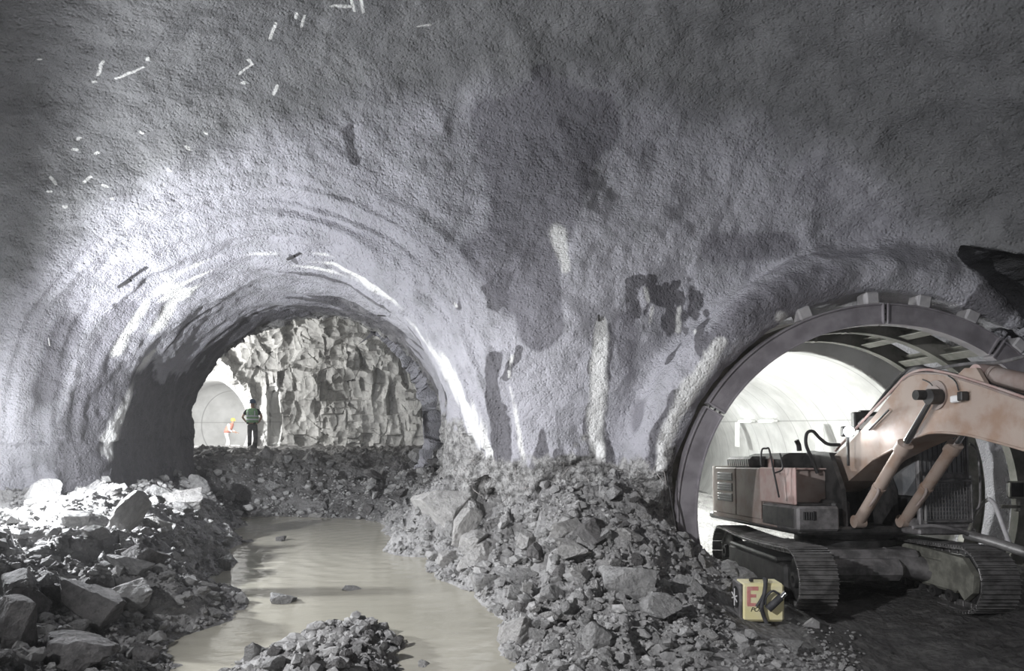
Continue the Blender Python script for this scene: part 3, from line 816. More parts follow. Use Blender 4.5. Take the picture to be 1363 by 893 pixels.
# ------------------------------------------------------------------ steel ring and ribs of the round tunnel
def arc_beam(a0, a1, y, ro, ri, w=.24, t=.028, n=None):
    """H section swept round the tunnel axis from angle a0 to a1 (degrees)"""
    n = n or max(6, int(abs(a1-a0)/2.5))
    h = w/2
    prof = [(ro, y-h), (ro, y+h), (ro-t, y+h), (ro-t, y+.02), (ri+t, y+.02), (ri+t, y+h), (ri, y+h), (ri, y-h), (ri+t, y-h), (ri+t, y-.02-h*.55), (ro-t, y-.02-h*.55), (ro-t, y-h)]
    mb = MB(); vs = []; fs = []; m = len(prof)
    for i in range(n+1):
        a = math.radians(a0+(a1-a0)*i/n)
        vs += [(RC[0]+r*math.cos(a), yy, RC[1]+r*math.sin(a)) for r, yy in prof]
    for i in range(n):
        for k in range(m): fs.append((i*m+k, i*m+(k+1) % m, (i+1)*m+(k+1) % m, (i+1)*m+k))
    fs += [tuple(range(m)), tuple(n*m+k for k in range(m))[::-1]]
    mb.add(vs, fs); return mb
def radial_box(a, r0, r1, y0, y1, w, c=.01):
    """box standing radially at angle a (degrees)"""
    m = Matrix.Translation((RC[0], 0, RC[1])) @ Matrix.Rotation(-math.radians(a), 4, 'Y')
    return MB().box((r0, y0, -w/2), (r1, y1, w/2), c, m)
def joint_bolts(a, off, r0, r1, y):
    mb = MB(); ar = math.radians(a)
    for r in (r0+.08, (r0+r1)/2, r1-.08):
        c = np.array([RC[0]+r*math.cos(ar), y, RC[1]+r*math.sin(ar)]); tt = np.array([-math.sin(ar), 0, math.cos(ar)])
        mb.tube([c-tt*off, c+tt*off], .016, 6, smooth=False)
    return mb
ring = empty('steel_ring', (RC[0], 12.0, 0))
tag(ring, 'large steel ring of bolted beams standing at the mouth of the round tunnel', 'tunnel ring')
def under(o, root):
    o.matrix_parent_inverse = Matrix.Identity(4)
    if o.type == 'MESH': o.data.transform(Matrix.Translation(-root.location))
    o.parent = root; return o
for a0, a1 in ((-28, 55.5), (56.5, 89.6), (90.4, 148.6), (149.4, 212)):
    s = under(arc_beam(a0, a1, 12.0, 3.63, 3.27).build('beam_segment', M['steel']), ring)
    for a in (a0+.25, a1-.25):
        j = radial_box(a, 3.27, 3.63, 11.86, 12.12, .03, .004); 
        jo = j.build('joint_plate', M['steel']); jo.data.transform(Matrix.Translation(-ring.location)); jo.parent = s
for a in (56, 90, 149):
    under(joint_bolts(a, .055, 3.27, 3.63, 11.93).build('joint_bolts', M['dark']), ring).name = 'bolt_row'
for yy, nm, lb in ((13.3, 'steel_rib', 'second steel arch inside the round tunnel just behind the front ring'), (14.7, 'steel_rib', 'third steel arch inside the round tunnel close to the pale lining')):
    r = empty(nm, (RC[0], yy, 0)); tag(r, lb, 'tunnel rib', 'steel ribs inside the round tunnel')
    for a0, a1 in ((-30, 29.5), (30.5, 89.6), (90.4, 149.6), (150.4, 210)):
        under(arc_beam(a0, a1, yy, 3.62, 3.30, .2).build('beam_segment', M['rib']), r)
    for a in (30, 90, 150):
        under(radial_box(a, 3.29, 3.63, yy-.11, yy+.11, .08).build('joint_plate', M['rib']), r)
k = 0
where = {112: 'left of its crown', 90.5+3: 'at its crown', 79.5: 'just beyond the crown joint', 66: 'midway down the side above the boom', 51: 'by the side joint above the boom'}
for a, wd in where.items():
    o = radial_box(a, 3.62, 3.84, 11.86, 12.2, .24, .03).build('concrete_block', M['concrete'])
    tag(o, 'grey concrete block wedged over the steel ring '+wd, 'block', 'concrete blocks wedged over the steel ring')
for y0, y1, gl in ((12.14, 13.19, 'between the front ring and second arch'), (13.42, 14.58, 'between the second and third arch')):
    for a in (28, 43, 57, 72, 100, 122):
        mb = radial_box(a, 3.34, 3.36, y0, y1, .2, .004)
        m = Matrix.Translation((RC[0], 0, RC[1])) @ Matrix.Rotation(-math.radians(a), 4, 'Y')
        mb.box((3.36, y0, -.01), (3.48, y1, .01), .003, m); mb.box((3.48, y0, -.1), (3.50, y1, .1), .004, m)
        tag(mb.build('steel_spacer', M['rib']), 'short steel spacer beam '+gl, 'spacer', 'spacer beams '+gl)
for i, (px, D, lb) in enumerate(((998, 26.6, 'lit fluorescent tube on the tunnel wall, the one further in'), (1025, 24.4, 'lit fluorescent tube on the tunnel wall, the one nearer the mouth'))):
    t = empty('tube_lamp', (9.2, D, 3.12)); tag(t, lb, 'lamp', 'fluorescent tubes in the round tunnel')
    MB().box((-.12, -.65, -.04), (.06, .65, .06)).build('housing', M['board'], t)
    MB().tube([(-.16, -.6, 0), (-.16, .6, 0)], .03).build('tube', M['tube'], t)
for px, y, h0, h1, lb in ((985, 27.6, 2.1, 3.1, 'narrow white board on the tunnel wall under the far tube lamp'), (1096, 20.2, 2.2, 3.0, 'white notice board on the tunnel wall behind the hose loop')):
    o = MB().box((-.04, -.22, 0), (.02, .22, h1-h0), .01).build('notice_board', M['board']); o.location = (9.12, y, h0)
    tag(o, lb, 'board')

# ------------------------------------------------------------------ excavator
ROOT = Vector((6.0, 12.5, -.07)); TILT = -.055
ex = empty('excavator', ROOT); ex.rotation_euler.x = TILT
tag(ex, 'faded orange tracked excavator standing half inside the round steel ringed tunnel', 'excavator')
Rt = Matrix.Rotation(TILT, 4, 'X'); INV = (Matrix.Translation(ROOT) @ Rt).inverted()
def w2l(p): return INV @ Vector(p)
YAW = math.radians(6); HO = Vector((.3, .4, 0))
HM = Matrix.Translation(HO) @ Matrix.Rotation(YAW, 4, 'Z')
def hbox(mb, lo, hi, c=.02): return mb.box(lo, hi, c, HM)
def hp(x, y, z): return HM @ Vector((x, y, z))
def on_plane(px, py, off):
    """point seen at px,py on the vertical plane along the boom, off metres beside the house centre line"""
    O = Rt @ (HM @ Vector((off, 0, 0)))+ROOT
    c, s = math.cos(YAW), math.sin(YAW); k = (px-CX)/F
    d = (O.x*c+O.y*s)/(k*c+s)
    return w2l(P(px, py, d))
def track(side):
    x0, x1 = (-1.67, -1.07) if side < 0 else (1.07, 1.67)
    R, half, n = .475, 1.75, 50
    path = []
    L = 4*half+2*PI*R
    for i in range(n):
        s = L*i/n
        if s < 2*half: y = -half+s; z = 2*R-.05*math.sin(PI*s/(2*half)); t = 0
        elif s < 2*half+PI*R: a = (s-2*half)/R; y = half+R*math.sin(a); z = R+R*math.cos(a); t = -a
        elif s < 4*half+PI*R: y = half-(s-2*half-PI*R); z = 0; t = PI
        else: a = (s-4*half-PI*R)/R; y = -half-R*math.sin(a); z = R-R*math.cos(a); t = PI-a
        path.append((y, z+.055, t))
    mb = MB()
    for y, z, t in path:
        m = Matrix.Translation((0, y, z)) @ Matrix.Rotation(t, 4, 'X')
        mb.box((x0, -.098, -.008), (x1, .098, .022), .006, m)
        for g in (-.07, 0, .07): mb.box((x0, g-.008, .02), (x1, g+.008, .05), .004, m)
        mb.box(((x0+x1)/2-.12, -.085, -.10), ((x0+x1)/2-.05, .085, -.006), .01, m)
        mb.box(((x0+x1)/2+.05, -.085, -.10), ((x0+x1)/2+.12, .085, -.006), .01, m)
    tr = mb.build('track', M['track'], ex)
    xm = (x0+x1)/2
    f = MB().box((xm-.2, -1.45, .25), (xm+.2, 1.45, .72), .05)
    f.box((xm-.26, -1.2, .72), (xm+.26, 1.2, .80), .03)
    f.build('track_frame', M['dark'] if side < 0 else M['mudclay'], tr)
    for yy, nm in ((-1.75, 'idler_wheel'), (1.75, 'sprocket')):
        w = MB().lathe([(.06, -.2), (.12, -.2), (.14, -.12), (.33, -.12), (.38, -.09), (.38, .09), (.33, .12), (.14, .12), (.12, .2), (.06, .2), (.06, -.2)], (xm, yy, .53), 'x', 28)
        if nm == 'sprocket':
            for i in range(14):
                a = 2*PI*i/14; m = Matrix.Translation((xm, yy, .53)) @ Matrix.Rotation(a, 4, 'X'); w.box((-.03, -.03, .36), (.03, .03, .43), .01, m)
        w.build(nm, M['dark'], tr)
    for i in range(7):
        MB().lathe([(.04, -.2), (.1, -.2), (.1, -.1), (.07, -.09), (.07, .09), (.1, .1), (.1, .2), (.04, .2), (.04, -.2)], (xm, -1.3+i*2.6/6, .2), 'x', 16).build('track_roller', M['dark'], tr)
    # caked mud guard skirt at the inner face
    if side > 0:
        loop = [(0, -1.95, .35), (0, -2.0, .62), (0, -1.75, .86), (0, -.9, .9), (0, .4, .92), (0, 1.5, .9), (0, 1.5, .72), (0, .2, .60), (0, -.9, .52), (0, -1.55, .38), (0, -1.75, .2)]
        MB().prism(loop, (x0+.06, 0, 0), (x0+.16, 0, 0)).build('clay_crust', M['mudclay'], tr)
    return tr
track(-1); track(1)
mb = MB().box((-1.1, -.75, .42), (1.1, 1.1, .86), .08).box((-.75, -.95, .35), (.75, 1.35, .72), .12)
for s in (-1, 1):
    for yy in (-.55, .9): mb.tube([(s*.5, yy, .66), (s*1.3, yy*1.25, .5)], [.24, .2], 12)
mb.build('undercarriage', M['greymetal'], ex)
MB().lathe([(.2, .84), (.85, .84), (.88, .9), (.88, .98), (.82, .99), (.82, 1.1), (.74, 1.12), (.2, 1.12)], (HO.x, HO.y, 0), 'z', 48).build('turntable', M['dark'], ex)
hbox(MB(), (-1.5, -1.1, 1.12), (1.5, 2.85, 1.26), .04).build('deck', M['dark'], ex)
# side body
bl, bt = 1.22, 2.27
cw = MB(); nseg = 10
loop = [hp(-1.53, 2.35, bl)]
for i in range(nseg+1):
    a = PI/2*i/nseg; loop.append(hp(-1.53+.5-.5*math.cos(a), 2.45+.45*math.sin(a), bl))
for i in range(nseg+1):
    a = PI/2*(1-i/nseg); loop.append(hp(1.5-.5+.5*math.cos(a), 2.45+.45*math.sin(a), bl))
loop.append(hp(1.5, 2.35, bl))
cw.prism([tuple(p) for p in loop], (0, 0, 0), (0, 0, bt-bl+.02)); cw.build('counterweight', M['orange_dusty'], ex)
body = hbox(MB(), (-1.50, -.45, bl), (-.55, 2.36, bt-.03), .05); hbox(body, (.45, .25, bl), (1.5, 2.36, bt-.1), .05)
body.build('engine_housing', M['orange_dusty'], ex)
hbox(MB(), (-.6, .3, bl), (.5, 2.36, bt-.12), .04).build('engine_bay', M['dark'], ex)
# louvred door
d1 = hbox(MB(), (-1.56, 1.27, bl+.06), (-1.50, 2.33, bt), .03)
d1o = d1.build('louvre_door', M['orange_dusty'], ex)
lv = MB()
for i in range(3):
    z0 = bl+.33+i*.22; hbox(lv, (-1.573, 1.42, z0), (-1.552, 2.18, z0+.17), .01)
lv.build('louvre_opening', M['black'], d1o)
ls = MB()
for i in range(3):
    for j in range(3):
        z0 = bl+.37+i*.22+j*.05; hbox(ls, (-1.582, 1.44, z0), (-1.57, 2.16, z0+.008), .002)
ls.build('louvre_blade', M['greymetal'], d1o)
hbox(MB(), (-1.56, .2, bl+.06), (-1.50, 1.25, bt), .03).build('side_door', M['orange_dusty'], ex)
hbox(MB(), (-1.57, -1.12, bl+.42), (-1.52, .18, bt+.01), .02).build('side_panel', M['salmon'], ex)
hbox(MB(), (-1.53, -.5, bt-.03), (-.6, .3, bt+.0), .01).build('roof_sheet', M['salmon'], ex)
hbox(MB(), (-1.55, -.4, bl-.03), (-1.45, 2.5, bl+.08), .02).build('bottom_rail', M['orange_dusty'], ex)
# storage box in front of the side body
sb = hbox(MB(), (-1.55, -1.16, bl-.03), (-.78, .15, bl+.40), .04); sbo = sb.build('tool_box', M['greymetal'], ex)
hbox(MB(), (-1.565, -1.05, bl+.02), (-1.545, .1, bl+.36), .015).build('side_cover', M['dark'], sbo)
hb = MB()
for i in range(4): hbox(hb, (-1.45+i*.045, -1.185, bl+.17), (-1.42+i*.045, -1.155, bl+.31), .008)
hbox(hb, (-1.28, -1.18, bl+.16), (-1.22, -1.155, bl+.32), .01); hb.build('grille', M['black'], sbo)
hbox(MB(), (-1.45, -1.0, bl+.40), (-.85, -.2, bl+.43), .01).build('tread_plate', M['dark'], sbo)
# top of the machine
ao = hbox(MB(), (-1.35, 1.0, bt-.02), (-.85, 2.2, bt+.23), .06).build('air_intake', M['greymetal'], ex)
sl = MB()
for i in range(11):
    y = 1.08+i*.1
    sl.prism([hp(-1.365, y, bt+.02), hp(-1.365, y+.035, bt+.02), hp(-1.365, y+.075, bt+.17), hp(-1.365, y+.04, bt+.17)], (0, 0, 0), (.02, 0, 0))
sl.build('intake_slat', M['board'], ao)
hood = MB()
prof = [(-1.05, 0), (-1.05, .22), (-.98, .30), (-.85, .34), (.55, .34), (.72, .28), (.78, .16), (.78, 0)]
hood.prism([tuple(hp(x, .35, bt-.05+z)) for x, z in prof], (0, 0, 0), tuple((HM.to_3x3() @ Vector((0, 1.5, 0)))))
hood.build('engine_hood', M['dark'], ex)
MB().tube([hp(-1.15, .55, bt-.05), hp(-1.15, .55, bt+.17)], .06, 14).tube([hp(-1.15, .55, bt+.17), hp(-1.15, .55, bt+.22)], .035, 12).build('fuel_cap', M['salmon'], ex)
ep = [w2l(P(1042, 603, 13.6)), w2l(P(1040, 595, 13.6)), w2l(P(1036, 587, 13.6))]
MB().tube([w2l(P(1064, 600, 14)), w2l(P(1063, 592, 14)), w2l(P(1060, 586, 14))], .05, 12).build('exhaust_pipe', M['black'], ex)
def pxtube(pts, d, r, n=8):
    ds = d if hasattr(d, '__len__') else [d]*len(pts)
    P0 = [Vector(w2l(P(px, py, q))) for (px, py), q in zip(pts, ds)]
    return smooth_path(P0)
def smooth_path(pts, k=5):
    out = []
    n = len(pts)
    for i in range(n-1):
        p0, p1, p2, p3 = pts[max(i-1, 0)], pts[i], pts[i+1], pts[min(i+2, n-1)]
        for j in range(k):
            t = j/k
            out.append(.5*((2*p1)+(p2-p0)*t+(2*p0-5*p1+4*p2-p3)*t*t+(3*p1-p0-3*p2+p3)*t**3))
    out.append(pts[-1]); return out
MB().tube(pxtube([(1015, 621), (1013, 617), (1014, 599), (1020, 597), (1024, 599), (1030, 628), (1037, 662)], 11.8, 0), .016).tube(
    pxtube([(1030, 630), (1041, 625), (1041, 615), (1038, 603)], 11.8, 0), .014).build('handrail', M['black'], ex)
MB().tube(pxtube([(1118, 592), (1102, 591), (1091, 583), (1082, 574), (1074, 577), (1073, 592), (1081, 611), (1088, 630)], 12.4, 0), .03, 10).build('loop_hose', M['black'], ex)
# dark tower at the boom foot
tw = MB()
tw.prism([tuple(hp(-.62, *q)) for q in ((-1.0, 1.25), (-.95, 1.9), (-.6, 2.55), (.1, 2.6), (.5, 2.3), (.6, 1.25))], (0, 0, 0), (.08, 0, 0))
tw.prism([tuple(hp(.34, *q)) for q in ((-1.0, 1.25), (-.95, 1.9), (-.6, 2.55), (.1, 2.6), (.5, 2.3), (.6, 1.25))], (0, 0, 0), (.08, 0, 0))
hbox(tw, (-.6, .1, 1.25), (.4, .5, 2.2), .04)
tw.build('boom_bracket', M['dark'], ex)
hbox(MB(), (-.75, -.9, 1.26), (-.4, .2, 1.7), .05).build('valve_block', M['dark'], ex)
# boom
BO = [(1098, 632), (1104, 655), (1130, 640), (1162, 612), (1192, 596), (1214, 586), (1228, 579), (1244, 576), (1260, 576), (1280, 578), (1300, 582), (1363, 599), (1440, 625), (1540, 672), (1610, 715),
      (1640, 700), (1560, 622), (1440, 560), (1363, 533), (1330, 521), (1300, 511), (1275, 503), (1258, 499), (1240, 497), (1222, 497), (1210, 500), (1202, 506), (1190, 520), (1165, 552), (1130, 590), (1108, 608)]
nv = HM.to_3x3() @ Vector((1, 0, 0))
bp = [on_plane(x, y, -.3) for x, y in BO]
boom = MB().prism([tuple(p) for p in bp], (0, 0, 0), tuple(nv*.6)).build('boom', M['orange'], ex)
def strip(pts, off, wdt, r):
    return MB().tube(smooth_path([on_plane(x, y, off) for x, y in pts]), r, 8)
lower = [(1162, 612), (1192, 596), (1228, 579), (1244, 576), (1260, 576), (1280, 578), (1300, 582), (1363, 599), (1440, 625)]
upper = [(1202, 506), (1210, 500), (1222, 497), (1240, 497), (1258, 499), (1300, 511), (1363, 533), (1440, 560)]
strip(lower, -.305, 0, .018).build('bottom_flange', M['orange'], boom)
strip(upper, -.305, 0, .016).build('top_flange', M['orange_dusty'], boom)
pc = on_plane(1247, 526, -.3)
MB().tube([pc-nv*.03, pc+nv*.63], .22, 28).tube([pc-nv*.05, pc+nv*.65], .14, 24).build('pin_boss', M['orange_dusty'], boom)
MB().tube([pc-nv*.34, pc+nv*.94], .075, 20).build('hinge_pin', M['dark'], boom)
for i, (off, px) in enumerate(((-.5, 0), (.5, 0))):
    foot = on_plane(1143, 694, -.42); foot = foot if off < 0 else foot+nv*.84
    top = on_plane(1243, 528, -.42); top = top if off < 0 else top+nv*.84
    ax = (top-foot); u = ax.normalized(); L = ax.length
    cyl = MB().tube([foot+u*.05, foot+u*(L*.63)], .095, 20).tube([foot+u*(L*.60), foot+u*(L*.66)], .12, 20).tube([foot+u*(L*.3), foot+u*(L*.315)], .108, 20)
    cyl.tube([foot-nv*.09, foot+nv*.09], .11, 18)
    co_ = cyl.build('boom_cylinder', M['orange'], ex)
    MB().tube([foot+u*(L*.64), top-u*.08], .055, 18).build('piston_rod', M['chrome'], co_)
    MB().tube([top-nv*.09, top+nv*.09], .115, 20).build('rod_eye', M['dark'], co_)
    q = foot+u*L*.2-nv*.1; side = Vector((0, -1, 0))
    MB().tube(smooth_path([q+Vector((0, -.1, -.1)), q+Vector((.05, -.28, .12)), q+Vector((.08, -.2, .26)), q+Vector((.1, -.02, .2)), q+Vector((.12, .05, -.1))]), .022, 8).build('hydraulic_hose', M['orange_dusty'], co_)
# stick cylinder on the boom's back
e1, e2 = on_plane(1303, 497, -.1)+nv*.1, on_plane(1470, 535, -.1)+nv*.1
u = (e2-e1).normalized()
sc_ = MB().tube([e1+u*.16, e2], .125, 22).tube([e1+u*.14, e1+u*.2], .14, 22).build('stick_cylinder', M['orange_dusty'], ex)
MB().tube([e1-nv*.16, e1+nv*.16], .13, 22).tube([e1-nv*.2, e1+nv*.2], .06, 16).tube([e1, e1+u*.2], .08, 12).build('clevis', M['salmon'], sc_)
br = MB()
for s in (-.24, .16): br.prism([tuple(on_plane(x, y, -.1)+nv*(.1+s)) for x, y in ((1280, 505), (1296, 490), (1312, 490), (1330, 521))], (0, 0, 0), tuple(nv*.06))
br.build('cylinder_bracket', M['orange'], boom)
# hoses over the top of the boom
for i, (of, pts, r, mt) in enumerate((
        (-.26, [(1112, 600), (1135, 575), (1160, 548), (1190, 517), (1207, 500), (1230, 492), (1262, 497), (1300, 508), (1340, 521), (1400, 542)], .022, 'salmon'),
        (-.12, [(1150, 560), (1185, 515), (1205, 495), (1222, 488), (1250, 494), (1290, 503), (1350, 522), (1400, 538)], .025, 'black'),
        (-.2, [(1195, 515), (1206, 500), (1216, 492), (1228, 491), (1240, 496), (1252, 498)], .03, 'greymetal'),
        (-.02, [(1210, 497), (1222, 490), (1238, 492), (1262, 488), (1290, 484), (1330, 482), (1380, 470)], .026, 'greymetal'))):
    MB().tube(smooth_path([on_plane(x, y, of) for x, y in pts]), r, 8).build('hydraulic_hose', M[mt], boom)
MB().tube(smooth_path([on_plane(x, y, -.33) for x, y in ((1228, 505), (1238, 510), (1244, 518))]), .01, 6).tube(smooth_path([on_plane(x, y, -.33) for x, y in ((1262, 500), (1272, 508), (1276, 520))]), .01, 6).build('grease_line', M['black'], boom)
# small lamp on the boom flank
q = on_plane(1272, 531, -.36)
lb_ = MB().box((-.03, -.10, -.05), (.03, .09, .05), .015, Matrix.Translation(q)).build('boom_lamp', M['board'], ex)
MB().box((-.05, -.2, -.04), (.05, -.1, .09), .01, Matrix.Translation(q)).build('lamp_bracket', M['dark'], lb_)
# stick and bucket beyond the picture edge
t0 = on_plane(1590, 675, -.3); fw = HM.to_3x3() @ Vector((0, -1, 0)); upv = Vector((0, 0, 1))
def fp(o, a, b): return tuple(o+fw*a+upv*b)
MB().prism([fp(t0, -.55, .35), fp(t0, -.2, .5), fp(t0, .35, .1), fp(t0, .25, -.9), fp(t0, -.1, -1.45), fp(t0, -.3, -1.4), fp(t0, -.25, -.6)], tuple(nv*.08), tuple(nv*.5)).build('stick', M['orange'], ex)
MB().prism([fp(t0, -.35, -1.2), fp(t0, .05, -1.25), fp(t0, .25, -1.5), fp(t0, .35, -1.95), fp(t0, .1, -2.25), fp(t0, -.5, -2.3), fp(t0, -.75, -1.95), fp(t0, -.6, -1.9), fp(t0, -.4, -2.05), fp(t0, .05, -2.0), fp(t0, .1, -1.75), fp(t0, -.3, -1.45)], tuple(nv*-.25), tuple(nv*.85)).build('bucket', M['track'], ex)
# cab with guard
cx0, cx1, cy0, cy1, cz0, cz1 = .43, 1.38, -1.5, .15, 1.3, 3.0
cab = MB()
for x in (cx0, cx1-.08):
    cab.box((x, cy0, cz0), (x+.08, cy0+.08, cz1), .02, HM).box((x, cy1-.08, cz0), (x+.08, cy1, cz1), .02, HM)
cab.box((cx0, cy0, cz1-.02), (cx1, cy1, cz1+.07), .03, HM).box((cx0, cy0, cz0-.05), (cx1, cy1, cz0+.12), .03, HM)
cab.box((cx0, cy0+.01, cz0+.8), (cx1, cy0+.07, cz0+.88), .01, HM).box((cx0, cy1-.05, cz0), (cx1, cy1, cz0+1.0), .01, HM)
cabo = cab.build('cab', M['greymetal'], ex)
MB().box((cx0+.06, cy0+.035, cz0+.1), (cx1-.06, cy0+.05, cz1-.03), .002, HM).box((cx0+.02, cy0+.1, cz0+.5), (cx0+.035, cy1-.1, cz1-.03), .002, HM).box((cx1-.035, cy0+.1, cz0+.1), (cx1-.02, cy1-.1, cz1-.03), .002, HM).build('window_glass', M['glass'], cabo)
gd = MB()
for i in range(15):
    x = cx0+.08+i*(cx1-cx0-.16)/14; gd.box((x-.005, cy0-.08, cz0+.12), (x+.005, cy0-.07, cz0+.72), .001, HM)
for i in range(10):
    z = cz0+.12+i*.6/9; gd.box((cx0+.06, cy0-.085, z-.005), (cx1-.06, cy0-.075, z+.005), .001, HM)
for x in (cx0+.04, cx1-.07): gd.box((x, cy0-.1, cz0+.05), (x+.03, cy0-.05, cz0+.85), .005, HM)
for z in (cz0+.07, cz0+.75): gd.box((cx0+.04, cy0-.1, z), (cx1-.04, cy0-.05, z+.03), .005, HM)
gd.build('guard_mesh', M['track'], cabo)
gd = MB()
for i in range(10):
    x = cx0+.08+i*(cx1-cx0-.16)/9; gd.box((x-.005, cy0-.03, cz0+.9), (x+.005, cy0-.02, cz1-.05), .001, HM)
gd.build('screen_bars', M['dark'], cabo)
MB().box((cx0+.1, cy0+.3, cz0+.15), (cx1-.15, cy0+.8, cz0+.5), .06, HM).box((cx0+.15, cy0+.75, cz0+.4), (cx1-.2, cy0+.9, cz0+1.05), .06, HM).build('seat', M['black'], cabo)
hbox(MB(), (cx0-.05, cy0-.05, cz0-.15), (cx1+.05, cy0+.5, cz0-.04), .03).build('cab_step', M['greymetal'], cabo)
MB().tube(smooth_path([hp(cx1+.02, cy0, cz0+1.4), hp(cx1+.12, cy0-.05, cz0+1.2), hp(cx1+.12, cy0-.05, cz0+.4), hp(cx1+.02, cy0, cz0+.25)]), .018).build('grab_rail', M['greymetal'], cabo)
# work lamp left of the boom
lp = P(1130, 574, 11.9)
ll = w2l(lp)
wl = MB().box((-.1, 0, -.09), (.1, .12, .09), .02, Matrix.Translation(ll)).build('work_lamp', M['dark'], ex)
MB().lathe([(0, -.03), (.06, -.022), (.09, 0), (.09, .02), (0, .02)], (ll.x, ll.y-.01, ll.z), 'y', 20).build('lens', M['lampglass'], wl)
MB().box((-.02, .03, -.6), (.02, .07, -.05), .005, Matrix.Translation(ll)).build('lamp_post', M['dark'], wl)
a = w2l(P(1137, 548, 12.5)); b = w2l(P(1186, 572, 12.5))
MB().box((a.x, a.y, b.z), (b.x, a.y+.15, a.z), .02).box((a.x+.12, a.y, a.z-.01), (a.x+.3, a.y+.1, a.z+.03), .01).build('lamp_console', M['dark'], ex)
MB().prism([tuple(w2l(P(x, y, 12.4))) for x, y in ((1143, 563), (1150, 556), (1165, 553), (1178, 552), (1170, 562), (1158, 566), (1158, 570), (1146, 571))], (0, 0, 0), (0, .04, 0)).build('reflector_plate', M['board'], ex)
MB().tube([on_plane(1158, 572, -.34), on_plane(1185, 545, -.34)], .03, 8).build('bright_rod', M['chrome'], ex)
LAMP = tuple(lp+np.array([0, -.16, 0]))

# ------------------------------------------------------------------ pipes and hoses right of the machine
def wtube(pts, r, n=10, sm=True):
    q = [Vector(P(px, py, d)) for px, py, d in pts]
    return MB().tube(smooth_path(q) if sm else q, r, n)
tag(wtube([(1285, 711, 10.9), (1325, 722, 10.5), (1385, 742, 10.0), (1480, 775, 9.6)], .075, 14).build('steel_pipe', M['track']), 'thick grey pipe lying across behind the far excavator track', 'pipe')
tag(wtube([(1215, 702, 10.6), (1240, 700, 10.6), (1262, 703, 10.6), (1288, 711, 10.7)], .03).build('hose', M['greymetal']), 'thin grey hose running over the far track to the thick pipe', 'hose')
tag(wtube([(1316, 664, 11.3), (1324, 672, 11.2), (1333, 695, 11.1), (1343, 722, 11.0)], .035).build('hose', M['concrete']), 'pale hose hanging down to the pipe right of the cab', 'hose')
tag(wtube([(1288, 712, 11.5), (1296, 690, 11.6), (1306, 672, 11.7), (1316, 664, 11.7)], .03).build('hose', M['rib']), 'olive hose curving up beside the cab', 'hose')
jb = empty('junction_box', tuple(P(1356, 652, 12.6))); tag(jb, 'dark boxy lamp frame on the tunnel side at the picture edge', 'box')
fr = MB()
for lo, hi in (((-.16, 0, -.16), (-.13, .05, .16)), ((.13, 0, -.16), (.16, .05, .16)), ((-.16, 0, .13), (.16, .05, .16)), ((-.16, 0, -.16), (.16, .05, -.13))): fr.box(lo, hi, .005)
fr.build('frame', M['rib'], jb); MB().box((-.14, .04, -.14), (.14, .14, .14), .02).build('housing', M['black'], jb)
MB().box((-.3, .0, -.34), (.3, .06, -.28), .01).box((-.04, .0, -.4), (.04, .08, -.16), .01).build('mounting_rail', M['rib'], jb)

# ------------------------------------------------------------------ yellow box
yb0 = P(986, 828, 9.3); w_, h_, d_ = .60, .52, .34
yb = empty('equipment_box', (float(yb0[0]+w_/2), 9.3, float(yb0[2])), math.radians(-1))
tag(yb, 'yellow metal box with a faded red mark lying beside the excavator track', 'box')
MB().box((-w_/2+.02, 0, 0), (w_/2, d_, h_), .035).build('shell', M['yellow'], yb)
MB().box((-w_/2-.012, .005, .005), (-w_/2+.03, d_-.005, h_-.005), .01).build('end_plate', M['greymetal'], yb)
em = MB().lathe([(.0, -.012), (.13, -.012), (.15, 0), (0, 0)], (-w_/2-.012, d_/2, .3), 'x', 24); em.build('round_cover', M['dark'], yb)
cr = MB()
for a in (20, 90, 160):
    m = Matrix.Translation((-w_/2-.03, d_/2, .3)) @ Matrix.Rotation(math.radians(a), 4, 'X'); cr.box((-.008, -.12, -.01), (.004, .12, .01), .003, m)
cr.build('cover_spoke', M['board'], yb)
E = MB()
for lo, hi in (((-.215, .225), (-.165, .48)), ((-.20, .43), (-.06, .485)), ((-.19, .335), (-.09, .38)), ((-.21, .215), (-.09, .26))): E.box((lo[0], -.004, lo[1]), (hi[0], .002, hi[1]), .002)
E.build('red_mark', M['red'], yb)
fc = bpy.data.curves.new('lettering', 'FONT'); fc.body = 'POIL'; fc.size = .085; fc.shear = .35; fc.extrude = .001; fc.materials.append(M['ink'])
fo0 = bpy.data.objects.new('lettering_curve', fc); lm = fo0.to_mesh().copy(); fo0.to_mesh_clear(); bpy.data.objects.remove(fo0)
fo = bpy.data.objects.new('lettering', lm); link(fo, yb); fo.location = (-.17, -.003, .145); fo.rotation_euler = (PI/2, 0, 0)
MB().box((-.14, .1, h_), (-.09, .16, h_+.05), .01).box((.06, .1, h_), (.11, .16, h_+.05), .01).tube([(-.12, .13, h_+.045), (.09, .13, h_+.045)], .014).build('handle', M['dark'], yb)
MB().tube(smooth_path([Vector(q) for q in ((.05, .08, h_+.05), (.03, -.02, h_+.01), (.0, -.04, .36), (-.03, -.04, .22), (.0, -.03, .1), (.04, -.03, .0))]), .028, 8).tube(smooth_path([Vector(q) for q in ((.0, -.04, .40), (-.05, -.04, .3), (-.1, -.035, .22))]), .018, 8).build('strap', M['blackstrap'], yb)
pl = MB().tube([(.05, -.06, .19), (.22, -.07, .36)], .05, 14).build('cable_plug', M['blackstrap'], yb)
MB().tube([(.21, -.07, .35), (.28, -.075, .42)], .036, 14).build('plug_tip', M['chrome'], pl)
MB().tube(smooth_path([Vector(q) for q in ((.22, -.06, .37), (.12, -.06, .44), (.03, -.05, .36), (.02, -.04, .25))]), .016, 8).build('cable', M['blackstrap'], yb)

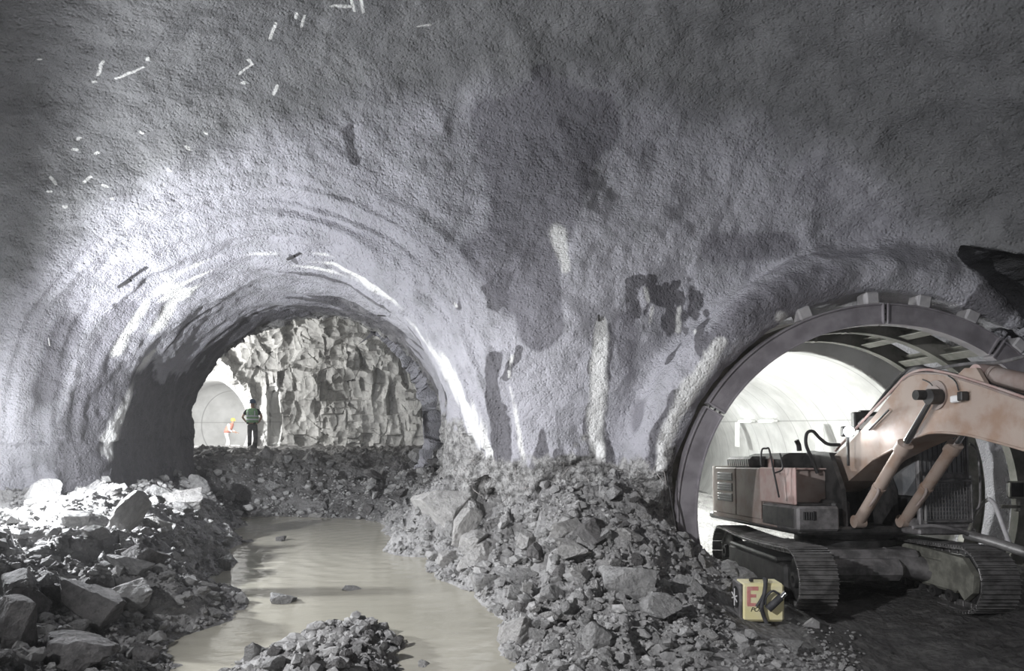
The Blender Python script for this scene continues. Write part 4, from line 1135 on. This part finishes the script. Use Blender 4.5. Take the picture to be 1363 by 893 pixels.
# ------------------------------------------------------------------ wires, bolts and rods in the wall
def bent(name, px, py, dpx, dpy, label, grp=None, r=.008, out=.18, bendpx=(0, 0), cat='wire', mt='wire'):
    a = hit(px, py); d = a[1]
    b = P(px+dpx, py+dpy, d-out); m = P(px+dpx*.5+bendpx[0], py+dpy*.5+bendpx[1], d-out*.7)
    o = MB().tube(smooth_path([Vector(a), Vector(m), Vector(b)]), r, 6).build(name, M[mt])
    return tag(o, label, cat, grp)
wr = random.Random(9)
for i in range(26):
    px = wr.uniform(655, 880); py = wr.uniform(618, 668)
    bent('bent_wire', px, py, wr.uniform(-16, 16), wr.uniform(-14, 22), 'thin bent wire sticking out of the broken concrete at the pillar foot', 'bent wires at the pillar foot', .006, wr.uniform(.05, .25), (wr.uniform(-6, 6), wr.uniform(-6, 6)))
for i in range(10):
    px = wr.uniform(600, 650); py = wr.uniform(560, 650)
    bent('bent_wire', px, py, wr.uniform(-10, 12), wr.uniform(-8, 16), 'thin bent wire hanging from the rough edge beside the dark tunnel mouth', 'bent wires at the dark tunnel edge', .006, .15, (wr.uniform(-6, 6), wr.uniform(-6, 6)))
bent('rock_bolt', 503, 420, 12, 0, 'dark steel bolt poking from the crown of the dark tunnel mouth', None, .022, .2, cat='bolt', mt='dark')
bent('rock_bolt', 797, 428, 0, -9, 'dark steel bolt at the top of the widest white streak', None, .02, .12, cat='bolt', mt='dark')
bent('steel_rod', 548, 465, 18, -6, 'pale thin rod sticking out at the shoulder of the dark tunnel', None, .012, .3, cat='rod')
bent('steel_rod', 158, 382, 16, -9, 'dark short bar above the rim of the dark tunnel', None, .03, .25, cat='rod', mt='dark')
bent('steel_rod', 383, 345, 9, -4, 'dark short bar at the top of the white rim', None, .03, .25, cat='rod', mt='dark')
bent('steel_rod', 1075, 410, 0, -22, 'thin dark rod standing up beside the crown of the steel ring', None, .012, .1, cat='rod', mt='dark')
bent('steel_rod', 888, 630, 14, 90, 'long splintered bar leaning beside the foot of the steel ring', None, .016, .15, cat='rod', mt='dark')
bent('drain_hose', 66, 460, -4, -22, 'short white tail of hose on the wall above the lamp side', None, .012, .15, cat='hose', mt='board')

# ------------------------------------------------------------------ people
def skin(name, joints, edges, mt, parent, root=0, sub=2):
    me = bpy.data.meshes.new(name); me.from_pydata([j[0] for j in joints], edges, [])
    me.materials.append(M[mt]); o = link(bpy.data.objects.new(name, me), parent)
    md = o.modifiers.new('skin', 'SKIN'); md.use_smooth_shade = True
    sv = me.skin_vertices[0].data
    for i, j in enumerate(joints):
        r = j[1]; sv[i].radius = r if isinstance(r, tuple) else (r, r); sv[i].use_root = (i == root)
    s = o.modifiers.new('sub', 'SUBSURF'); s.levels = sub; s.render_levels = sub
    return o
def person(root, J, hair=True):
    """J: joint dict; builds one continuous body"""
    names = list(J); idx = {k: i for i, k in enumerate(names)}
    js = [J[k] for k in names]
    E = [('pelvis', 'waist'), ('waist', 'chest'), ('chest', 'neck'), ('neck', 'chin'), ('chin', 'head'), ('head', 'crown')]
    for s in 'lr':
        E += [('chest', 'sh_'+s), ('sh_'+s, 'el_'+s), ('el_'+s, 'wr_'+s), ('wr_'+s, 'palm_'+s), ('pelvis', 'hip_'+s), ('hip_'+s, 'kn_'+s), ('kn_'+s, 'an_'+s), ('an_'+s, 'toe_'+s)]
    return skin('body', js, [(idx[a], idx[b]) for a, b in E], 'skin', root, idx['pelvis'])
def hand(root, palm, dirv, side, up):
    d = Vector(dirv).normalized(); u = Vector(up).normalized(); s_ = d.cross(u).normalized()*side
    js = [(tuple(palm), .028)]; ed = []
    for k, ln in enumerate((.065, .075, .07, .055)):
        b = Vector(palm)+d*.05+s_*((k-1.5)*.021)
        js += [(tuple(b), .011), (tuple(b+d*ln*.6-u*.008), .0095), (tuple(b+d*ln-u*.028), .008)]
        n0 = len(js)-3; ed += [(0, n0), (n0, n0+1), (n0+1, n0+2)]
    b = Vector(palm)+d*.01-s_*.035; js += [(tuple(b), .012), (tuple(b+d*.035-s_*.015), .0105)]
    n0 = len(js)-2; ed += [(0, n0), (n0, n0+1)]
    return skin('hand', js, ed, 'skin', root, 0, 1)
def helmet(root, c, r, mt, fwd):
    f = Vector(fwd).normalized()
    mb = MB().lathe([(r*1.0, -.01), (r*1.02, .02), (r*.96, .06), (r*.78, .105), (r*.45, .135), (r*.02, .145)], c, 'z', 24)
    mb.lathe([(r*1.0, -.01), (r*1.18, -.016), (r*1.18, -.008), (r*1.0, .004)], c, 'z', 24)
    b = Vector(c)+f*r*1.05; m = Matrix.Translation(b)
    s = Vector((-f.y, f.x, 0))
    mb.prism([tuple(b+s*.09-f*.04), tuple(b+s*.07+f*.04), tuple(b+f*.065), tuple(b-s*.07+f*.04), tuple(b-s*.09-f*.04)], (0, 0, -.012), (0, 0, -.004))
    return mb.build('helmet', M[mt], root)
def torso(name, rings, mt, root, n=28, thick=.012):
    """rings: (z, cx, cy, rx, ry)"""
    mb = MB(); vs = []; fs = []
    for z, cx, cy, rx, ry in rings:
        for k in range(n):
            a = 2*PI*k/n; ca, sa = math.cos(a), math.sin(a)
            vs.append((cx+rx*math.copysign(abs(ca)**.8, ca), cy+ry*math.copysign(abs(sa)**.8, sa), z))
    for i in range(len(rings)-1):
        for k in range(n): fs.append((i*n+k, i*n+(k+1) % n, (i+1)*n+(k+1) % n, (i+1)*n+k))
    o = mb.add(vs, fs, True).build(name, M[mt], root)
    o.modifiers.remove(o.modifiers[0]); s = o.modifiers.new('t', 'SOLIDIFY'); s.thickness = thick; s.offset = 1
    return o
# first: stands with hands on hips, back to us
f1 = P(336, 600, 24.0)
p1 = empty('person', (float(f1[0]), 24.0, gzat(float(f1[0]), 24.0)+.005), math.radians(8))
tag(p1, 'person seen from behind in a green vest and dark helmet, hands on hips', 'person')
J = {'pelvis': ((0, 0, .95), (.15, .11)), 'waist': ((0, 0, 1.10), (.135, .10)), 'chest': ((0, -.01, 1.36), (.165, .115)), 'neck': ((0, 0, 1.50), .058), 'chin': ((0, .015, 1.56), .062), 'head': ((0, .015, 1.65), (.075, .09)), 'crown': ((0, .005, 1.72), (.065, .078))}
for s, q in (('l', -1), ('r', 1)):
    J['sh_'+s] = ((q*.19, 0, 1.43), .058); J['el_'+s] = ((q*.33, -.06, 1.20), .043); J['wr_'+s] = ((q*.215, .03, 1.03), .03); J['palm_'+s] = ((q*.165, .08, 1.0), .026)
    J['hip_'+s] = ((q*.09, 0, .88), .085); J['kn_'+s] = ((q*.10, .02, .49), .058); J['an_'+s] = ((q*.10, -.01, .09), .042); J['toe_'+s] = ((q*.12, .15, .04), .035)
person(p1, J)
for q in (-1, 1): hand(p1, (q*.165, .08, 1.0), (-q*.6, .8, -.1), q, (0, 0, 1))
skin('trousers', [((0, 0, 1.0), (.165, .125)), ((0, 0, .9), (.16, .13)), ((-.09, 0, .84), .10), ((-.10, .02, .5), .078), ((-.10, 0, .16), .075), ((.09, 0, .84), .10), ((.10, .02, .5), .078), ((.10, 0, .16), .075)],
     [(0, 1), (1, 2), (2, 3), (3, 4), (1, 5), (5, 6), (6, 7)], 'trousers', p1, 1)
skin('shirt', [((0, 0, 1.08), (.15, .115)), ((0, -.01, 1.34), (.18, .13)), ((-.19, 0, 1.43), .075), ((-.28, -.04, 1.27), .062), ((.19, 0, 1.43), .075), ((.28, -.04, 1.27), .062), ((0, 0, 1.47), .075)],
     [(0, 1), (1, 2), (2, 3), (1, 4), (4, 5), (1, 6)], 'blackcloth', p1, 1)
v1 = torso('vest', [(1.0, 0, 0, .185, .15), (1.12, 0, 0, .18, .148), (1.25, 0, -.005, .195, .155), (1.36, 0, -.01, .20, .155), (1.44, 0, -.01, .175, .14), (1.50, 0, 0, .10, .085)], 'hiviz', p1)
torso('reflective_band', [(1.09, 0, 0, .196, .163), (1.14, 0, 0, .197, .163)], 'silver', v1, thick=.004)
torso('reflective_band', [(1.21, 0, 0, .203, .166), (1.26, 0, 0, .208, .17)], 'silver', v1, thick=.004)
for q in (-1, 1):
    for ya in (-.183, .162): MB().box((q*.115-.02, ya, 1.25), (q*.115+.02, ya+.011, 1.42), .004).build('shoulder_stripe', M['silver'], v1)
helmet(p1, (0, .01, 1.70), .118, 'bluehat', (0, 1, 0))
for q in (-1, 1):
    MB().tube([(q*.10, -.02, .30), (q*.10, -.02, .08)], [.068, .058], 14).box((q*.11-.05, -.09, 0), (q*.11+.05, .2, .09), .03).build('boot', M['black'], p1)
MB().box((-.17, -.15, .95), (-.08, -.13, 1.02), .01).box((.06, -.15, .95), (.15, -.13, 1.02), .01).build('belt_pouch', M['black'], p1)
# second: far off, side on, stooping
x2 = (303-CX)/F*36.5
p2 = empty('person', (float(x2), 36.5, gzat(float(x2), 36.5)+.005), math.radians(-90))
tag(p2, 'person in yellow helmet, white clothes and orange vest stooping in the far tunnel', 'person')
J = {'pelvis': ((0, -.05, .92), (.14, .11)), 'waist': ((0, 0, 1.07), (.13, .10)), 'chest': ((0, .14, 1.30), (.16, .115)), 'neck': ((0, .22, 1.42), .058), 'chin': ((0, .27, 1.46), .062), 'head': ((0, .29, 1.54), (.075, .09)), 'crown': ((0, .29, 1.61), (.065, .078))}
for s, q in (('l', -1), ('r', 1)):
    J['sh_'+s] = ((q*.18, .14, 1.37), .058); J['el_'+s] = ((q*.2, .16, 1.08), .043); J['wr_'+s] = ((q*.17, .36, .98), .03); J['palm_'+s] = ((q*.16, .43, .96), .026)
    J['hip_'+s] = ((q*.09, -.04, .86), .085); J['kn_'+s] = ((q*.10, .04+q*.05, .48), .058); J['an_'+s] = ((q*.10, -.02+q*.12, .09), .042); J['toe_'+s] = ((q*.11, .13+q*.12, .04), .035)
person(p2, J)
for q in (-1, 1): hand(p2, (q*.16, .43, .96), (0, 1, -.3), q, (0, 0, 1))
skin('overalls', [((0, -.03, .98), (.155, .125)), ((0, -.05, .88), (.155, .13)), ((-.09, -.03, .82), .10), ((-.10, -.01, .5), .08), ((-.10, -.13, .14), .075), ((.09, -.03, .82), .10), ((.10, .09, .5), .08), ((.10, .1, .14), .075), ((0, .13, 1.29), (.185, .14)), ((-.19, .14, 1.37), .078), ((-.21, .16, 1.09), .06), ((-.18, .33, .995), .048), ((.19, .14, 1.37), .078), ((.21, .16, 1.09), .06), ((.18, .33, .995), .048)],
     [(0, 1), (1, 2), (2, 3), (3, 4), (1, 5), (5, 6), (6, 7), (0, 8), (8, 9), (9, 10), (10, 11), (8, 12), (12, 13), (13, 14)], 'white', p2, 1)
torso('vest', [(.95, 0, -.02, .18, .155), (1.1, 0, .03, .18, .155), (1.24, 0, .1, .2, .16), (1.35, 0, .15, .19, .145), (1.43, 0, .19, .11, .09)], 'hiorange', p2)
helmet(p2, (0, .29, 1.59), .118, 'yellowhat', (0, 1, 0))
for q in (-1, 1): MB().box((q*.11-.05, -.1+q*.12, 0), (q*.11+.05, .18+q*.12, .1), .03).build('boot', M['black'], p2)
# pale sack on the ground beside the far person
sk = P(310, 596, 35.0)
o = rock('cloth_sack', 'p', 2, (sk[0], 35.0, gzat(sk[0], 35.0)), .35, (0, .1, .4), 'white crumpled sack lying on the floor beside the stooping person', 'sack'); o.data = o.data.copy(); o.data.materials[0] = M['white']
# ------------------------------------------------------------------ camera and light
cam = bpy.data.cameras.new('camera'); co = bpy.data.objects.new('camera', cam); COL.objects.link(co)
co.location = (0, 0, CH); co.rotation_euler = (PI/2, 0, 0)
cam.sensor_width = 36; cam.lens = F/1363*36; cam.shift_y = (HZ-446.5)/1363; cam.clip_start = .05; cam.clip_end = 200
SC.camera = co
def light(name, kind, loc, power, col=(1, 1, 1), size=.2, target=None, spot=None, blend=.5):
    l = bpy.data.lights.new(name, kind); l.energy = power; l.color = col
    if kind in ('POINT', 'SPOT'): l.shadow_soft_size = size
    if kind == 'AREA': l.size = size
    if kind == 'SPOT': l.spot_size = spot; l.spot_blend = blend
    o = bpy.data.objects.new(name, l); COL.objects.link(o); o.location = loc
    if target is not None: o.rotation_euler = (Vector(target)-Vector(loc)).to_track_quat('-Z', 'Y').to_euler()
    return o
light('flood_lamp_light', 'SPOT', (-8.3, 10.1, 3.0), 2700, (.94, .96, 1), .12, (-3, 12.2, 2.9), math.radians(156), .4)
light('flood_wall_fill', 'POINT', (-8.6, 10.4, 2.6), 200, (.94, .96, 1), .12)  # added point fill for the wall beside the flood lamp
light('rear_fill', 'AREA', (.5, -4.5, 2.6), 130, (.98, .98, 1), 1.2, (1.2, 12, 1.5))  # added soft fill behind the camera, no lamp known there
light('work_spot_side', 'SPOT', (-7.0, 1.5, 6.2), 5600, (.97, .97, 1), .1, (2.6, 11.5, 1.0), math.radians(58), .9)
light('side_cavern_light', 'POINT', (-14.4, 26.3, 4.6), 2600, (1, 1, .985), .2)
light('far_tunnel_light', 'POINT', (-14.9, 32.5, 3.9), 520, (1, 1, 1), .2)
light('round_tunnel_light', 'POINT', (4.3, 18.6, 2.6), 900, (.98, 1, .97), .15)
light('round_tunnel_far_light', 'POINT', (4.6, 27.0, 3.2), 500, (.98, 1, .97), .15)
w = bpy.data.worlds.new('dark'); SC.world = w; w.use_nodes = True
w.node_tree.nodes['Background'].inputs[0].default_value = (.02, .02, .022, 1); w.node_tree.nodes['Background'].inputs[1].default_value = 1
vs = SC.view_settings
vs.view_transform = 'Standard'; vs.look = 'None'; vs.exposure = 0; vs.gamma = 1; vs.use_curve_mapping = False
light('excavator_lamp_light', 'SPOT', LAMP, 45, (.93, .96, 1), .05, (LAMP[0]-1, LAMP[1]-6, 1.0), math.radians(100), .6)

# thin dusty air everywhere in the cavern
v_ = w.node_tree.nodes.new('ShaderNodeVolumeScatter'); v_.inputs['Density'].default_value = .002; v_.inputs['Anisotropy'].default_value = .5
w.node_tree.links.new(v_.outputs[0], w.node_tree.nodes['World Output'].inputs['Volume'])
